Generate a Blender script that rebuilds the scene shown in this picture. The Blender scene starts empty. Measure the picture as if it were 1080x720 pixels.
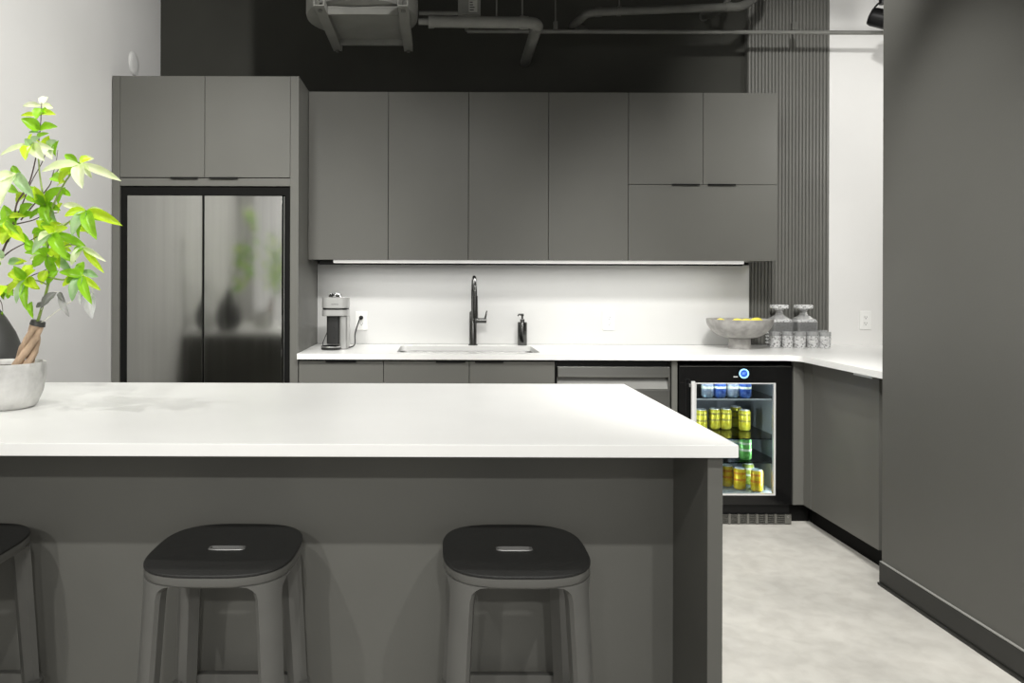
import bpy, bmesh, math, random
from mathutils import Vector, Matrix
random.seed(7)
R = math.radians
SC = bpy.context.scene
COL = SC.collection

# ------------------------------------------------------------------ camera
F = 788.0; CX = 462.0; CY = 300.0; H = 1.285; TH = 0.003
cam_d = bpy.data.cameras.new('camera'); cam = bpy.data.objects.new('camera', cam_d); COL.objects.link(cam)
cam_d.sensor_width = 36.0; cam_d.lens = F / 1080 * 36.0
cam_d.shift_x = (540 - CX) / 1080; cam_d.shift_y = -(360 - CY) / 1080
cam.matrix_world = Matrix.Translation((0, 0, H)) @ Matrix.Rotation(R(90), 4, 'X') @ Matrix.Rotation(TH, 4, 'Z')
cam_d.clip_start = 0.05
SC.camera = cam

def P(x, y, d):
    xx, yy = x - CX, y - CY
    return Vector(((xx + TH * yy) * d / F, d, H - (yy - TH * xx) * d / F))
def PX(x, d, y=300): return P(x, y, d).x
def PZ(y, d, x=462): return P(x, y, d).z

# ------------------------------------------------------------------ materials
def mat(name, col, rough=0.5, metal=0.0, var=0.06, scale=6.0, bump=0.0, bscale=60.0, stretch=(1, 1, 1), coat=0.0, spec=0.5,
        trans=0.0, ior=1.45, emit=None, estr=0.0, rvar=0.0, col2=None, sss=0.0, detail=4.0):
    m = bpy.data.materials.new(name); m.use_nodes = True
    nt = m.node_tree; b = nt.nodes['Principled BSDF']
    b.inputs['Roughness'].default_value = rough; b.inputs['Metallic'].default_value = metal
    b.inputs['Specular IOR Level'].default_value = spec
    b.inputs['Coat Weight'].default_value = coat; b.inputs['IOR'].default_value = ior
    b.inputs['Transmission Weight'].default_value = trans
    tc = nt.nodes.new('ShaderNodeTexCoord'); mp = nt.nodes.new('ShaderNodeMapping'); mp.inputs['Scale'].default_value = stretch
    nt.links.new(tc.outputs['Object'], mp.inputs['Vector'])
    n = nt.nodes.new('ShaderNodeTexNoise'); n.inputs['Scale'].default_value = scale; n.inputs['Detail'].default_value = detail
    nt.links.new(mp.outputs['Vector'], n.inputs['Vector'])
    r = nt.nodes.new('ShaderNodeValToRGB')
    c1 = tuple(max(0, c * (1 - var)) for c in col); c2 = col2 if col2 else tuple(min(1, c * (1 + var)) for c in col)
    r.color_ramp.elements[0].color = (*c1, 1); r.color_ramp.elements[0].position = 0.3
    r.color_ramp.elements[1].color = (*c2, 1); r.color_ramp.elements[1].position = 0.7
    nt.links.new(n.outputs['Fac'], r.inputs['Fac']); nt.links.new(r.outputs['Color'], b.inputs['Base Color'])
    if rvar:
        mr = nt.nodes.new('ShaderNodeMapRange'); mr.inputs['To Min'].default_value = rough - rvar; mr.inputs['To Max'].default_value = rough + rvar
        nt.links.new(n.outputs['Fac'], mr.inputs['Value']); nt.links.new(mr.outputs['Result'], b.inputs['Roughness'])
    if bump:
        n2 = nt.nodes.new('ShaderNodeTexNoise'); n2.inputs['Scale'].default_value = bscale; n2.inputs['Detail'].default_value = 3
        nt.links.new(mp.outputs['Vector'], n2.inputs['Vector'])
        bp = nt.nodes.new('ShaderNodeBump'); bp.inputs['Strength'].default_value = bump; bp.inputs['Distance'].default_value = 0.01
        nt.links.new(n2.outputs['Fac'], bp.inputs['Height']); nt.links.new(bp.outputs['Normal'], b.inputs['Normal'])
    if emit:
        b.inputs['Emission Color'].default_value = (*emit, 1); b.inputs['Emission Strength'].default_value = estr
    return m

CAB = mat('charcoal_laminate', (0.128, 0.127, 0.115), 0.42, var=0.03, scale=3, spec=0.35)
CABBASE = CAB
ISL = mat('charcoal_island_paint', (0.128, 0.127, 0.115), 0.5, var=0.04, scale=4, spec=0.3, bump=0.02, bscale=120)
CARC = mat('black_carcass', (0.007, 0.007, 0.0065), 0.7, var=0.1, spec=0.12)
BLACKWALL = mat('black_wall_paint', (0.052, 0.052, 0.045), 0.75, var=0.08, scale=2.5, spec=0.2, bump=0.02, bscale=90)
RWALL = mat('charcoal_wall_paint', (0.105, 0.104, 0.095), 0.5, var=0.04, scale=2, spec=0.35, bump=0.03, bscale=140)
BASEB = mat('black_vinyl_base', (0.02, 0.02, 0.018), 0.4, var=0.1, scale=5, spec=0.4)
BASEE = mat('base_edge_caulk', (0.3, 0.3, 0.28), 0.5)
WHITEWALL = mat('white_wall_paint', (0.72, 0.715, 0.70), 0.7, var=0.02, scale=2, bump=0.02, bscale=120, spec=0.2)
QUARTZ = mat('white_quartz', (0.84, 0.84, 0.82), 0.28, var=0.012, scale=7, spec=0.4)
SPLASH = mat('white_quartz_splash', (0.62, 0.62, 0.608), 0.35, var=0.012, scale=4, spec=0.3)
STEEL = mat('brushed_steel', (0.45, 0.45, 0.43), 0.11, 1.0, var=0.05, scale=30, stretch=(1, 1, 0.02), rvar=0.03)
STEELH = mat('brushed_steel_dark', (0.30, 0.30, 0.285), 0.3, 1.0, var=0.08, scale=30, stretch=(0.03, 1, 1), rvar=0.05)
STEELS = mat('sink_steel', (0.2, 0.2, 0.195), 0.45, 1.0, var=0.05, scale=20)
CHROME = mat('polished_chrome', (0.75, 0.75, 0.75), 0.1, 1.0, var=0.02)
ALU = mat('satin_aluminium', (0.86, 0.86, 0.85), 0.4, 0.45, var=0.03)
GUN = mat('gunmetal_finish', (0.11, 0.11, 0.107), 0.22, 1.0, var=0.05)
BLK = mat('black_plastic', (0.008, 0.008, 0.008), 0.4, var=0.1, spec=0.3)
BLKG = mat('black_gloss', (0.006, 0.006, 0.006), 0.12, var=0.1)
CAVITY = mat('charcoal_plastic', (0.018, 0.018, 0.0175), 0.35, var=0.08)
WPLAS = mat('white_plastic', (0.8, 0.8, 0.78), 0.35, var=0.01)
SEATM = mat('black_textured_seat', (0.02, 0.02, 0.019), 0.55, var=0.35, scale=260, bump=0.12, bscale=420, spec=0.35)
STOOLM = mat('charcoal_stool_shell', (0.125, 0.124, 0.115), 0.38, var=0.05, scale=12, spec=0.5)
PIPE = mat('grey_painted_pipe', (0.18, 0.18, 0.165), 0.5, var=0.12, scale=9, spec=0.4)
PIPED = mat('dark_painted_pipe', (0.11, 0.11, 0.10), 0.5, var=0.12, scale=9, spec=0.4)
TANKM = mat('grey_painted_tank', (0.20, 0.20, 0.183), 0.5, var=0.1, scale=7, spec=0.4)
FLUTE = mat('fluted_charcoal', (0.135, 0.134, 0.122), 0.4, var=0.05, scale=5, spec=0.45)
CONC = mat('pot_concrete', (0.54, 0.535, 0.52), 0.8, var=0.24, scale=14, bump=0.25, bscale=60, detail=8)
BOWLM = mat('bowl_stone', (0.34, 0.33, 0.315), 0.55, var=0.25, scale=22, bump=0.1, bscale=90, detail=8)
SOIL = mat('dark_soil', (0.06, 0.05, 0.04), 0.9, var=0.5, scale=90, bump=0.5, bscale=120)
BARK = mat('tan_bark', (0.50, 0.36, 0.25), 0.8, var=0.35, scale=26, stretch=(1, 1, 0.25), bump=0.4, bscale=70)
TWIG = mat('dark_twig', (0.075, 0.05, 0.045), 0.7, var=0.3, scale=40)
STEMG = mat('green_stem', (0.24, 0.33, 0.08), 0.55, var=0.25, scale=30)
PALETWIG = mat('pale_twig', (0.7, 0.68, 0.62), 0.6, var=0.1, scale=30)
VASEM = mat('matt_black_ceramic', (0.04, 0.04, 0.038), 0.45, var=0.1, scale=10)
LEMON = mat('lemon_peel', (0.85, 0.75, 0.10), 0.4, var=0.12, scale=12, bump=0.08, bscale=220)
STICK = mat('pale_sticker', (0.35, 0.35, 0.32), 0.6, var=0.08)
INK = mat('dark_ink', (0.02, 0.02, 0.02), 0.6)
INKW = mat('white_ink', (0.8, 0.8, 0.8), 0.5)
LED = mat('led_diffuser', (0.9, 0.9, 0.88), 0.4, emit=(1.0, 0.98, 0.94), estr=0.32)
RING = mat('blue_display_ring', (0.3, 0.6, 0.9), 0.3, emit=(0.35, 0.68, 1.0), estr=1.0)
DISPB = mat('blue_display', (0.02, 0.08, 0.35), 0.3, emit=(0.03, 0.13, 0.75), estr=0.5)
DISPT = mat('blue_display_text', (0.3, 0.5, 0.9), 0.3, emit=(0.3, 0.5, 1.0), estr=0.8)
COOLIN = mat('cooler_liner', (0.27, 0.30, 0.32), 0.4, var=0.08, scale=4, spec=0.4)

def glass_mat(name, col, rough=0.0, ior=1.45):
    m = bpy.data.materials.new(name); m.use_nodes = True; nt = m.node_tree
    nt.nodes.clear()
    out = nt.nodes.new('ShaderNodeOutputMaterial'); g = nt.nodes.new('ShaderNodeBsdfGlass')
    n = nt.nodes.new('ShaderNodeTexNoise'); n.inputs['Scale'].default_value = 5
    r = nt.nodes.new('ShaderNodeValToRGB')
    r.color_ramp.elements[0].color = (*[c * 0.98 for c in col], 1); r.color_ramp.elements[1].color = (*col, 1)
    nt.links.new(n.outputs['Fac'], r.inputs['Fac']); nt.links.new(r.outputs['Color'], g.inputs['Color'])
    g.inputs['Roughness'].default_value = rough; g.inputs['IOR'].default_value = ior
    nt.links.new(g.outputs[0], out.inputs['Surface'])
    return m
def crystal(name, lo, hi, scale):  # white diffuse mixed into the glass paints its sparkle and brightness
    m = glass_mat(name, (0.98, 0.99, 0.99), 0.0, 1.5); nt = m.node_tree
    d = nt.nodes.new('ShaderNodeBsdfDiffuse'); d.inputs['Color'].default_value = (.95, .95, .95, 1)
    t = nt.nodes.new('ShaderNodeBsdfTranslucent'); t.inputs['Color'].default_value = (.95, .95, .95, 1)
    a = nt.nodes.new('ShaderNodeMixShader'); nt.links.new(d.outputs[0], a.inputs[1]); nt.links.new(t.outputs[0], a.inputs[2])
    b = nt.nodes.new('ShaderNodeMixShader')
    v = nt.nodes.new('ShaderNodeTexVoronoi'); v.inputs['Scale'].default_value = scale; tc = nt.nodes.new('ShaderNodeTexCoord')
    nt.links.new(tc.outputs['Object'], v.inputs['Vector'])
    r = nt.nodes.new('ShaderNodeMapRange'); r.inputs['From Min'].default_value = .2; r.inputs['From Max'].default_value = .5
    r.inputs['To Min'].default_value = lo; r.inputs['To Max'].default_value = hi
    nt.links.new(v.outputs['Distance'], r.inputs['Value']); nt.links.new(r.outputs['Result'], b.inputs[0])
    gl = [n for n in nt.nodes if n.type == 'BSDF_GLASS'][0]; o = [n for n in nt.nodes if n.type == 'OUTPUT_MATERIAL'][0]
    nt.links.new(gl.outputs[0], b.inputs[1]); nt.links.new(a.outputs[0], b.inputs[2]); nt.links.new(b.outputs[0], o.inputs['Surface'])
    return m
CRYSTAL = crystal('whitened_crystal', .27, .31, 60)
CUT = crystal('cut_crystal_sparkle', .3, 1.0, 70)
def pane_mat(name, tint):
    m = bpy.data.materials.new(name); m.use_nodes = True; nt = m.node_tree; nt.nodes.clear()
    out = nt.nodes.new('ShaderNodeOutputMaterial'); t = nt.nodes.new('ShaderNodeBsdfTransparent'); gl = nt.nodes.new('ShaderNodeBsdfGlossy')
    n = nt.nodes.new('ShaderNodeTexNoise'); n.inputs['Scale'].default_value = 3
    r = nt.nodes.new('ShaderNodeValToRGB'); r.color_ramp.elements[0].color = (*[c * 0.97 for c in tint], 1); r.color_ramp.elements[1].color = (*tint, 1)
    nt.links.new(n.outputs['Fac'], r.inputs['Fac']); nt.links.new(r.outputs['Color'], t.inputs['Color'])
    gl.inputs['Roughness'].default_value = 0.03
    fr = nt.nodes.new('ShaderNodeFresnel'); fr.inputs['IOR'].default_value = 1.45
    mx = nt.nodes.new('ShaderNodeMixShader'); nt.links.new(fr.outputs[0], mx.inputs[0]); nt.links.new(t.outputs[0], mx.inputs[1]); nt.links.new(gl.outputs[0], mx.inputs[2])
    nt.links.new(mx.outputs[0], out.inputs['Surface'])
    return m
PANE = pane_mat('cooler_glass', (0.86, 0.9, 0.92))
SHELFG = pane_mat('shelf_glass', (0.78, 0.88, 0.88))

def leaf_mat(name, col, tr=0.45, col2=None):
    m = bpy.data.materials.new(name); m.use_nodes = True; nt = m.node_tree; nt.nodes.clear()
    out = nt.nodes.new('ShaderNodeOutputMaterial'); b = nt.nodes.new('ShaderNodeBsdfPrincipled'); t = nt.nodes.new('ShaderNodeBsdfTranslucent')
    n = nt.nodes.new('ShaderNodeTexNoise'); n.inputs['Scale'].default_value = 18; n.inputs['Detail'].default_value = 3
    tc = nt.nodes.new('ShaderNodeTexCoord'); nt.links.new(tc.outputs['Object'], n.inputs['Vector'])
    r = nt.nodes.new('ShaderNodeValToRGB'); r.color_ramp.elements[0].position = .35; r.color_ramp.elements[1].position = .65
    r.color_ramp.elements[0].color = (*col, 1); r.color_ramp.elements[1].color = (*(col2 or [min(1, c * 1.35) for c in col]), 1)
    nt.links.new(n.outputs['Fac'], r.inputs['Fac'])
    nt.links.new(r.outputs['Color'], b.inputs['Base Color']); nt.links.new(r.outputs['Color'], t.inputs['Color'])
    b.inputs['Roughness'].default_value = 0.35
    mx = nt.nodes.new('ShaderNodeMixShader'); mx.inputs[0].default_value = tr
    nt.links.new(b.outputs[0], mx.inputs[1]); nt.links.new(t.outputs[0], mx.inputs[2]); nt.links.new(mx.outputs[0], out.inputs['Surface'])
    return m
LF = [leaf_mat('leaf_green', (0.25, 0.50, 0.02)), leaf_mat('leaf_lime', (0.52, 0.72, 0.03)), leaf_mat('leaf_pale_lit', (0.72, 0.82, 0.42), col2=(0.9, 0.94, 0.70)),  # pale colour paints light shining through the leaves
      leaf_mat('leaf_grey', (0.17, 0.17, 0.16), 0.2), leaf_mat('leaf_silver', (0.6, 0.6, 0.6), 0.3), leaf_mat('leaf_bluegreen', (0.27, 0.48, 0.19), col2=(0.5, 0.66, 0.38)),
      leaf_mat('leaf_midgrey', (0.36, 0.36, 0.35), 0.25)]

# floor: polished concrete with cloudy mottling
def floor_mat():
    m = mat('polished_concrete', (0.56, 0.545, 0.505), 0.4, var=0.16, scale=2.2, bump=0.02, bscale=30, spec=0.4, detail=9)
    nt = m.node_tree; b = nt.nodes['Principled BSDF']
    ramp = [n for n in nt.nodes if n.type == 'VALTORGB'][0]
    mp = [n for n in nt.nodes if n.type == 'MAPPING'][0]
    n2 = nt.nodes.new('ShaderNodeTexNoise'); n2.inputs['Scale'].default_value = 14; n2.inputs['Detail'].default_value = 10; n2.inputs['Distortion'].default_value = 0.3
    nt.links.new(mp.outputs['Vector'], n2.inputs['Vector'])
    r2 = nt.nodes.new('ShaderNodeValToRGB'); r2.color_ramp.elements[0].position = .35; r2.color_ramp.elements[1].position = .62
    r2.color_ramp.elements[0].color = (.90, .89, .875, 1); r2.color_ramp.elements[1].color = (1.06, 1.06, 1.05, 1)
    nt.links.new(n2.outputs['Fac'], r2.inputs['Fac'])
    mx = nt.nodes.new('ShaderNodeMix'); mx.data_type = 'RGBA'; mx.blend_type = 'MULTIPLY'; mx.inputs['Factor'].default_value = 0.8
    nt.links.new(ramp.outputs['Color'], mx.inputs['A']); nt.links.new(r2.outputs['Color'], mx.inputs['B'])
    nt.links.new(mx.outputs['Result'], b.inputs['Base Color'])
    return m
FLOORM = floor_mat()

def can_mat(name, col, col2):
    """printed can: two-colour bands and small specks, in object space"""
    m = mat(name, col, 0.3, 0.35, var=0.1, scale=55, col2=col2, stretch=(1, 1, 1), detail=1)
    return m
CANY = can_mat('can_yellow', (0.78, 0.66, 0.02), (0.85, 0.80, 0.10))
CANG = can_mat('can_green', (0.10, 0.50, 0.06), (0.30, 0.72, 0.20))
CANB = can_mat('can_blue', (0.03, 0.10, 0.45), (0.15, 0.25, 0.6))
CANS = can_mat('can_silver_blue', (0.30, 0.36, 0.48), (0.5, 0.55, 0.62))
CANO = can_mat('can_orange', (0.88, 0.50, 0.01), (0.92, 0.74, 0.05))
CANL = can_mat('can_lime', (0.42, 0.55, 0.03), (0.6, 0.7, 0.15))
BANDD = mat('can_print_dark', (0.35, 0.30, 0.05), 0.4, var=0.3, scale=120)
BANDW = mat('can_print_pale', (0.75, 0.78, 0.6), 0.4, var=0.2, scale=120)
BANDR = mat('can_print_red', (0.75, 0.28, 0.02), 0.4, var=0.3, scale=120)

# ------------------------------------------------------------------ mesh helpers
def wloc(o):
    v = Vector((0, 0, 0))
    while o is not None:
        v += o.location; o = o.parent
    return v

class M:
    def __init__(s): s.v = []; s.f = []; s.mi = []; s.cur = 0
    def mi_(s, i): s.cur = i; return s
    def add(s, verts, faces):
        n = len(s.v); s.v += [Vector(v) for v in verts]
        for f in faces: s.f.append([n + i for i in f]); s.mi.append(s.cur)
        return s
    def addbm(s, bm):
        bm.verts.index_update(); bm.verts.ensure_lookup_table()
        s.add([v.co.copy() for v in bm.verts], [[v.index for v in f.verts] for f in bm.faces]); bm.free(); return s
    def box(s, x0, x1, y0, y1, z0, z1, bev=0.0, seg=2):
        bm = bmesh.new(); bmesh.ops.create_cube(bm, size=1.0)
        for v in bm.verts:
            v.co = Vector(((x0 + x1) / 2 + v.co.x * (x1 - x0), (y0 + y1) / 2 + v.co.y * (y1 - y0), (z0 + z1) / 2 + v.co.z * (z1 - z0)))
        if bev: bmesh.ops.bevel(bm, geom=list(bm.edges), offset=bev, segments=seg, profile=0.7, affect='EDGES')
        return s.addbm(bm)
    def loft(s, rings, cap0=True, cap1=True, closed=True):
        n = len(rings[0]); vs = [p for r in rings for p in r]; fs = []
        for k in range(len(rings) - 1):
            for i in range(n if closed else n - 1):
                j = (i + 1) % n
                fs.append([k * n + i, k * n + j, (k + 1) * n + j, (k + 1) * n + i])
        if cap0: fs.append(list(range(n - 1, -1, -1)))
        if cap1: fs.append([(len(rings) - 1) * n + i for i in range(n)])
        return s.add(vs, fs)
    def lathe(s, prof, c, n=32, axis='Z', cap0=True, cap1=True, power=None):
        rings = []
        for r, h in prof:
            ring = []
            for i in range(n):
                a = 2 * math.pi * i / n; ca, sa = math.cos(a), math.sin(a)
                if axis == 'Z': ring.append(Vector((c[0] + r * ca, c[1] + r * sa, c[2] + h)))
                elif axis == 'Y': ring.append(Vector((c[0] + r * ca, c[1] - h, c[2] + r * sa)))
                else: ring.append(Vector((c[0] + h, c[1] + r * ca, c[2] + r * sa)))
            rings.append(ring)
        return s.loft(rings, cap0, cap1)
    def cyl(s, a, b, r, r2=None, n=20):
        return s.tube([a, b], [r, r if r2 is None else r2], n)
    def tube(s, pts, r, n=10, cap=True):
        pts = [Vector(p) for p in pts]
        rs = r if isinstance(r, (list, tuple)) else [r] * len(pts)
        rings = []; up = None
        for i, p in enumerate(pts):
            t = (pts[min(i + 1, len(pts) - 1)] - pts[max(i - 1, 0)]).normalized()
            if up is None:
                up = Vector((0, 0, 1)) if abs(t.z) < 0.9 else Vector((0, 1, 0))
            a = t.cross(up).normalized(); up = a.cross(t).normalized()
            rings.append([p + rs[i] * (math.cos(2 * math.pi * k / n) * a + math.sin(2 * math.pi * k / n) * up) for k in range(n)])
        return s.loft(rings, cap, cap)
    def build(s, name, mats, parent=None, smooth=False, angle=40):
        off = wloc(parent) if parent is not None else Vector((0, 0, 0))
        me = bpy.data.meshes.new(name); me.from_pydata([v - off for v in s.v], [], s.f)
        ml = mats if isinstance(mats, (list, tuple)) else [mats]
        for m in ml: me.materials.append(m)
        for p, i in zip(me.polygons, s.mi): p.material_index = min(i, len(ml) - 1)
        bm = bmesh.new(); bm.from_mesh(me); bmesh.ops.recalc_face_normals(bm, faces=bm.faces)
        if smooth:
            for f in bm.faces: f.smooth = True
            for e in bm.edges:
                if len(e.link_faces) == 2 and e.calc_face_angle(0) > R(angle): e.smooth = False
        bm.to_mesh(me); bm.free()
        o = bpy.data.objects.new(name, me); COL.objects.link(o)
        if parent is not None: o.parent = parent
        return o

def spline(pts, n=6):
    pts = [Vector(p) for p in pts]; out = []
    for i in range(len(pts) - 1):
        p0, p1, p2, p3 = pts[max(i - 1, 0)], pts[i], pts[i + 1], pts[min(i + 2, len(pts) - 1)]
        for k in range(n):
            t = k / n
            out.append(0.5 * ((2 * p1) + (-p0 + p2) * t + (2 * p0 - 5 * p1 + 4 * p2 - p3) * t * t + (-p0 + 3 * p1 - 3 * p2 + p3) * t ** 3))
    out.append(pts[-1]); return out

def rrect(cx, cy, hx, hy, r, n=6):
    """rounded rectangle loop (2D), counterclockwise"""
    pts = []
    for qx, qy, a0 in ((1, 1, 0), (-1, 1, 90), (-1, -1, 180), (1, -1, 270)):
        for k in range(n + 1):
            a = R(a0 + 90 * k / n)
            pts.append((cx + qx * (hx - r) + r * math.cos(a), cy + qy * (hy - r) + r * math.sin(a)))
    return pts

def thing(name, label, cat, loc=(0, 0, 0), group=None):
    o = bpy.data.objects.new(name, None); COL.objects.link(o); o.location = loc; o.empty_display_size = 0.1
    return tag(o, label, cat, group)
def tag(o, label, cat, group=None):
    o['label'] = label; o['category'] = cat
    if group: o['group'] = group
    return o
def struct(name, m, mt, label=None):
    o = m.build(name, mt); o['kind'] = 'structure'
    return o
def kids(o): return [c for c in bpy.data.objects if c.parent is o]
def copy_tree(o, parent=None):
    c = o.copy(); COL.objects.link(c); c.parent = parent
    for k in kids(o): copy_tree(k, c)
    return c
def text(name, s, size, loc, mt, parent, rx=90, depth=0.0002):
    cu = bpy.data.curves.new(name, 'FONT'); cu.body = s; cu.size = size; cu.align_x = 'CENTER'; cu.align_y = 'CENTER'; cu.extrude = depth
    t = bpy.data.objects.new(name, cu)
    me = bpy.data.meshes.new_from_object(t)
    bpy.data.objects.remove(t)
    me.transform(Matrix.Translation(Vector(loc) - wloc(parent)) @ Matrix.Rotation(R(rx), 4, 'X'))
    me.materials.append(mt)
    o = bpy.data.objects.new(name, me); COL.objects.link(o); o.parent = parent
    return o

# ------------------------------------------------------------------ key planes
BW = 4.74; BS = 4.66; TF = 4.03; UF = 4.323; BF = 4.02; CF = 3.99
CT = 0.914; CB = 0.884; CEIL = 3.75
LWX = -1.765; RWX = 1.915; RWY = 3.218; RDX = 1.97; RX1 = 2.95
FR = 2.453        # right edge of the fluted panel

# ------------------------------------------------------------------ setting
struct('floor', M().box(-4.0, 4.0, -5.0, 5.0, -0.1, 0.0), FLOORM)
struct('ceiling', M().box(-4.0, 4.0, -5.0, BW + 0.12, CEIL, CEIL + 0.1), BLACKWALL)
struct('wall_back', M().box(LWX, FR, BW, BW + 0.12, 0, CEIL), BLACKWALL)
struct('wall_recess', M().box(FR, RX1 + 0.1, 4.69, BW + 0.12, 0, CEIL), WHITEWALL)
struct('wall_left', M().box(LWX - 0.12, LWX, 0.6, BW + 0.12, 0, CEIL), WHITEWALL)
struct('wall_right', M().box(RWX, RX1, 0.9, RWY, 0, CEIL), RWALL)
struct('wall_side', M().box(RX1, RX1 + 0.1, RWY, 4.69, 0, CEIL), WHITEWALL)
b = M().box(RWX - 0.012, RWX, 0.9, RWY, 0.012, 0.098, 0.003).box(RWX - 0.02, RWX, 0.9, RWY, 0.0, 0.012, 0.004)
b.mi_(1).box(RWX - 0.010, RWX, 0.9, RWY, 0.098, 0.1015)
struct('baseboard_right', b, [BASEB, BASEE])

# fluted panel on the back wall
fx0, fx1 = PX(788, 4.69), FR
fl = M().box(fx0, fx1, 4.692, BW - 0.001, CT + 0.001, CEIL - 0.001)
nr = 24; pw = (fx1 - fx0) / nr
for i in range(nr):
    xc = fx0 + pw * (i + 0.5); w = pw * 0.42
    prof = [(-w, 4.6925), (-w, 4.688), (-w * .7, 4.6835), (0, 4.682), (w * .7, 4.6835), (w, 4.688), (w, 4.6925)]
    fl.loft([[Vector((xc + px, py, CT + 0.001)) for px, py in prof], [Vector((xc + px, py, CEIL - 0.001)) for px, py in prof]])
tag(fl.build('fluted_panel', FLUTE, smooth=False), 'tall charcoal fluted wall panel right of the white backsplash', 'wall panel')

TX0, TX1, TT = PX(118, TF), PX(314.6, TF), PZ(80, TF, 216)
# backsplash
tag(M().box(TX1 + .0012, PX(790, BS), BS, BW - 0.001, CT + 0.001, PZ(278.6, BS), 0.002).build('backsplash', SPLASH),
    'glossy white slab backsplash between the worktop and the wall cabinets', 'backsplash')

# ------------------------------------------------------------------ tall cabinet round the refrigerator
TX0, TX1, TT = PX(118, TF), PX(314.6, TF), PZ(80, TF, 216)
t = thing('tall_cabinet', 'tall charcoal cabinet surround that houses the stainless refrigerator', 'cabinet', ((TX0 + TX1) / 2, TF, 0))
a0, a1 = PX(126, TF), PX(305.8, TF)
zd0, zr0 = PZ(187.3, TF, 216), PZ(196, TF, 216)
M().box(TX0, a0, TF, BW - 0.002, 0, TT, 0.0015).build('side_panel', CAB, t)
M().box(a1, TX1, TF, BW - 0.002, 0, TT, 0.0015).build('side_panel', CAB, t)
M().box(a0 + .0005, a1 - .0005, TF + 0.001, BW - 0.002, zr0, zd0 - 0.003, 0.001).build('rail', CAB, t)
M().box(a0 + .0005, a1 - .0005, TF + 0.03, BW - 0.002, zd0 - .002, TT, 0.001).build('carcass', CARC, t)
xm = PX(215.4, TF)
for (xa, xb, h0, h1) in ((a0 + .002, xm - .0015, 180, 209), (xm + .0015, a1 - .002, 221, 251)):
    d = M().box(xa, xb, TF, TF + 0.022, zd0 + .002, TT - 0.001, 0.0012).build('door', CAB, t)
    m = M().box(PX(h0, TF), PX(h1, TF), TF - 0.012, TF + 0.004, zd0 - .0035, zd0 + .0015, 0.0008)
    m.box(PX(h0, TF), PX(h1, TF), TF - 0.012, TF - 0.009, zd0 - .007, zd0 + .0015)
    m.build('edge_pull', BLK, d)

# refrigerator
fa, fb, fm = PX(134, TF), PX(297.6, TF), PX(214.5, TF)
fz = PZ(206, TF, 216)
t = thing('refrigerator', 'stainless steel two-door refrigerator framed in black beside the left wall', 'refrigerator', ((fa + fb) / 2, TF, 0))
M().box(a0 + .002, a1 - .002, TF + 0.075, BW - 0.03, 0.0, zr0 - 0.004, 0.002).build('body', BLK, t)
for xa, xb in ((fa, fm - .004), (fm + .004, fb)):
    d = M().box(xa, xb, TF - 0.004, TF + 0.07, 0.70, fz, 0.006, 3).build('door', STEEL, t, True)
    e = xb - .006 if xa == fa else xa + .006
M().box(fa, fb, TF - 0.004, TF + 0.07, 0.08, 0.69, 0.006, 3).build('freezer_drawer', STEEL, t, True)
M().box(fm - .003, fm + .003, TF + 0.01, TF + 0.07, 0.70, fz - .003).build('gasket', BLKG, t)
M().box(a0 + .002, fa - .002, TF + .012, TF + .072, 0, zr0 - .004).box(fb + .012, a1 - .002, TF + .012, TF + .072, 0, zr0 - .004).box(fa - .002, fb + .012, TF + .012, TF + .072, fz + .003, zr0 - .004).build('trim_frame', CARC, t)
M().box(fb + .006, fb + .010, TF + 0.006, TF + 0.07, 0.70, fz - .004, .001).build('side_trim', STEELH, t)
M().box(fa + .02, fb - .02, TF + .03, TF + .07, 0.005, 0.075).build('kick_grille', BLK, t)

# ------------------------------------------------------------------ wall cabinets
UT = PZ(96.6, UF, 330); UB = PZ(273.6, UF, 330)
ue = [TX1 + .001] + [PX(x, UF) for x in (409.2, 493.8, 578.2, 662.4)] + [PX(819.6, UF)]
wl = ['charcoal wall cabinet with two full-height doors next to the tall cabinet', 'charcoal wall cabinet with two full-height doors beside the unit with the wide flap']
for k in range(2):
    x0, xm_, x1 = ue[2 * k], ue[2 * k + 1], ue[2 * k + 2]
    t = thing('wall_cabinet', wl[k], 'cabinet', ((x0 + x1) / 2, UF, UB), 'wall cabinets over the worktop')
    M().box(x0 + .0008, x1 - .0008, UF + 0.021, BW - .002, UB + .001, UT - .001, .001).build('carcass', CARC, t)
    for xa, xb in ((x0, xm_), (xm_, x1)):
        M().box(xa + .0016, xb - .0016, UF, UF + .02, UB, UT, .0012).build('door', CAB, t)
x0, x1 = ue[4], ue[5]; xm_ = PX(741.2, UF); zs = PZ(194.6, UF, 741)
t = thing('wall_cabinet', 'charcoal wall cabinet with two short doors above one wide flap', 'cabinet', ((x0 + x1) / 2, UF, UB), 'wall cabinets over the worktop')
M().box(x0 + .0008, x1 - .001, UF + .021, 4.668, UB + .001, UT - .001, .001).build('carcass', CAB, t)
for (xa, xb, h0, h1) in ((x0, xm_, 708, 737), (xm_, x1, 746, 775)):
    d = M().box(xa + .0016, xb - .0016, UF, UF + .02, zs + .0015, UT, .0012).build('door', CAB, t)
    M().box(PX(h0, UF), PX(h1, UF), UF - .011, UF + .004, zs - .0012, zs + .0025, .0006).box(PX(h0, UF), PX(h1, UF), UF - .011, UF - .008, zs - .006, zs + .0025).build('edge_pull', BLK, d)
M().box(x0 + .0016, x1 - .0016, UF, UF + .02, UB, zs - .0015, .0012).build('flap_door', CAB, t)

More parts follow.
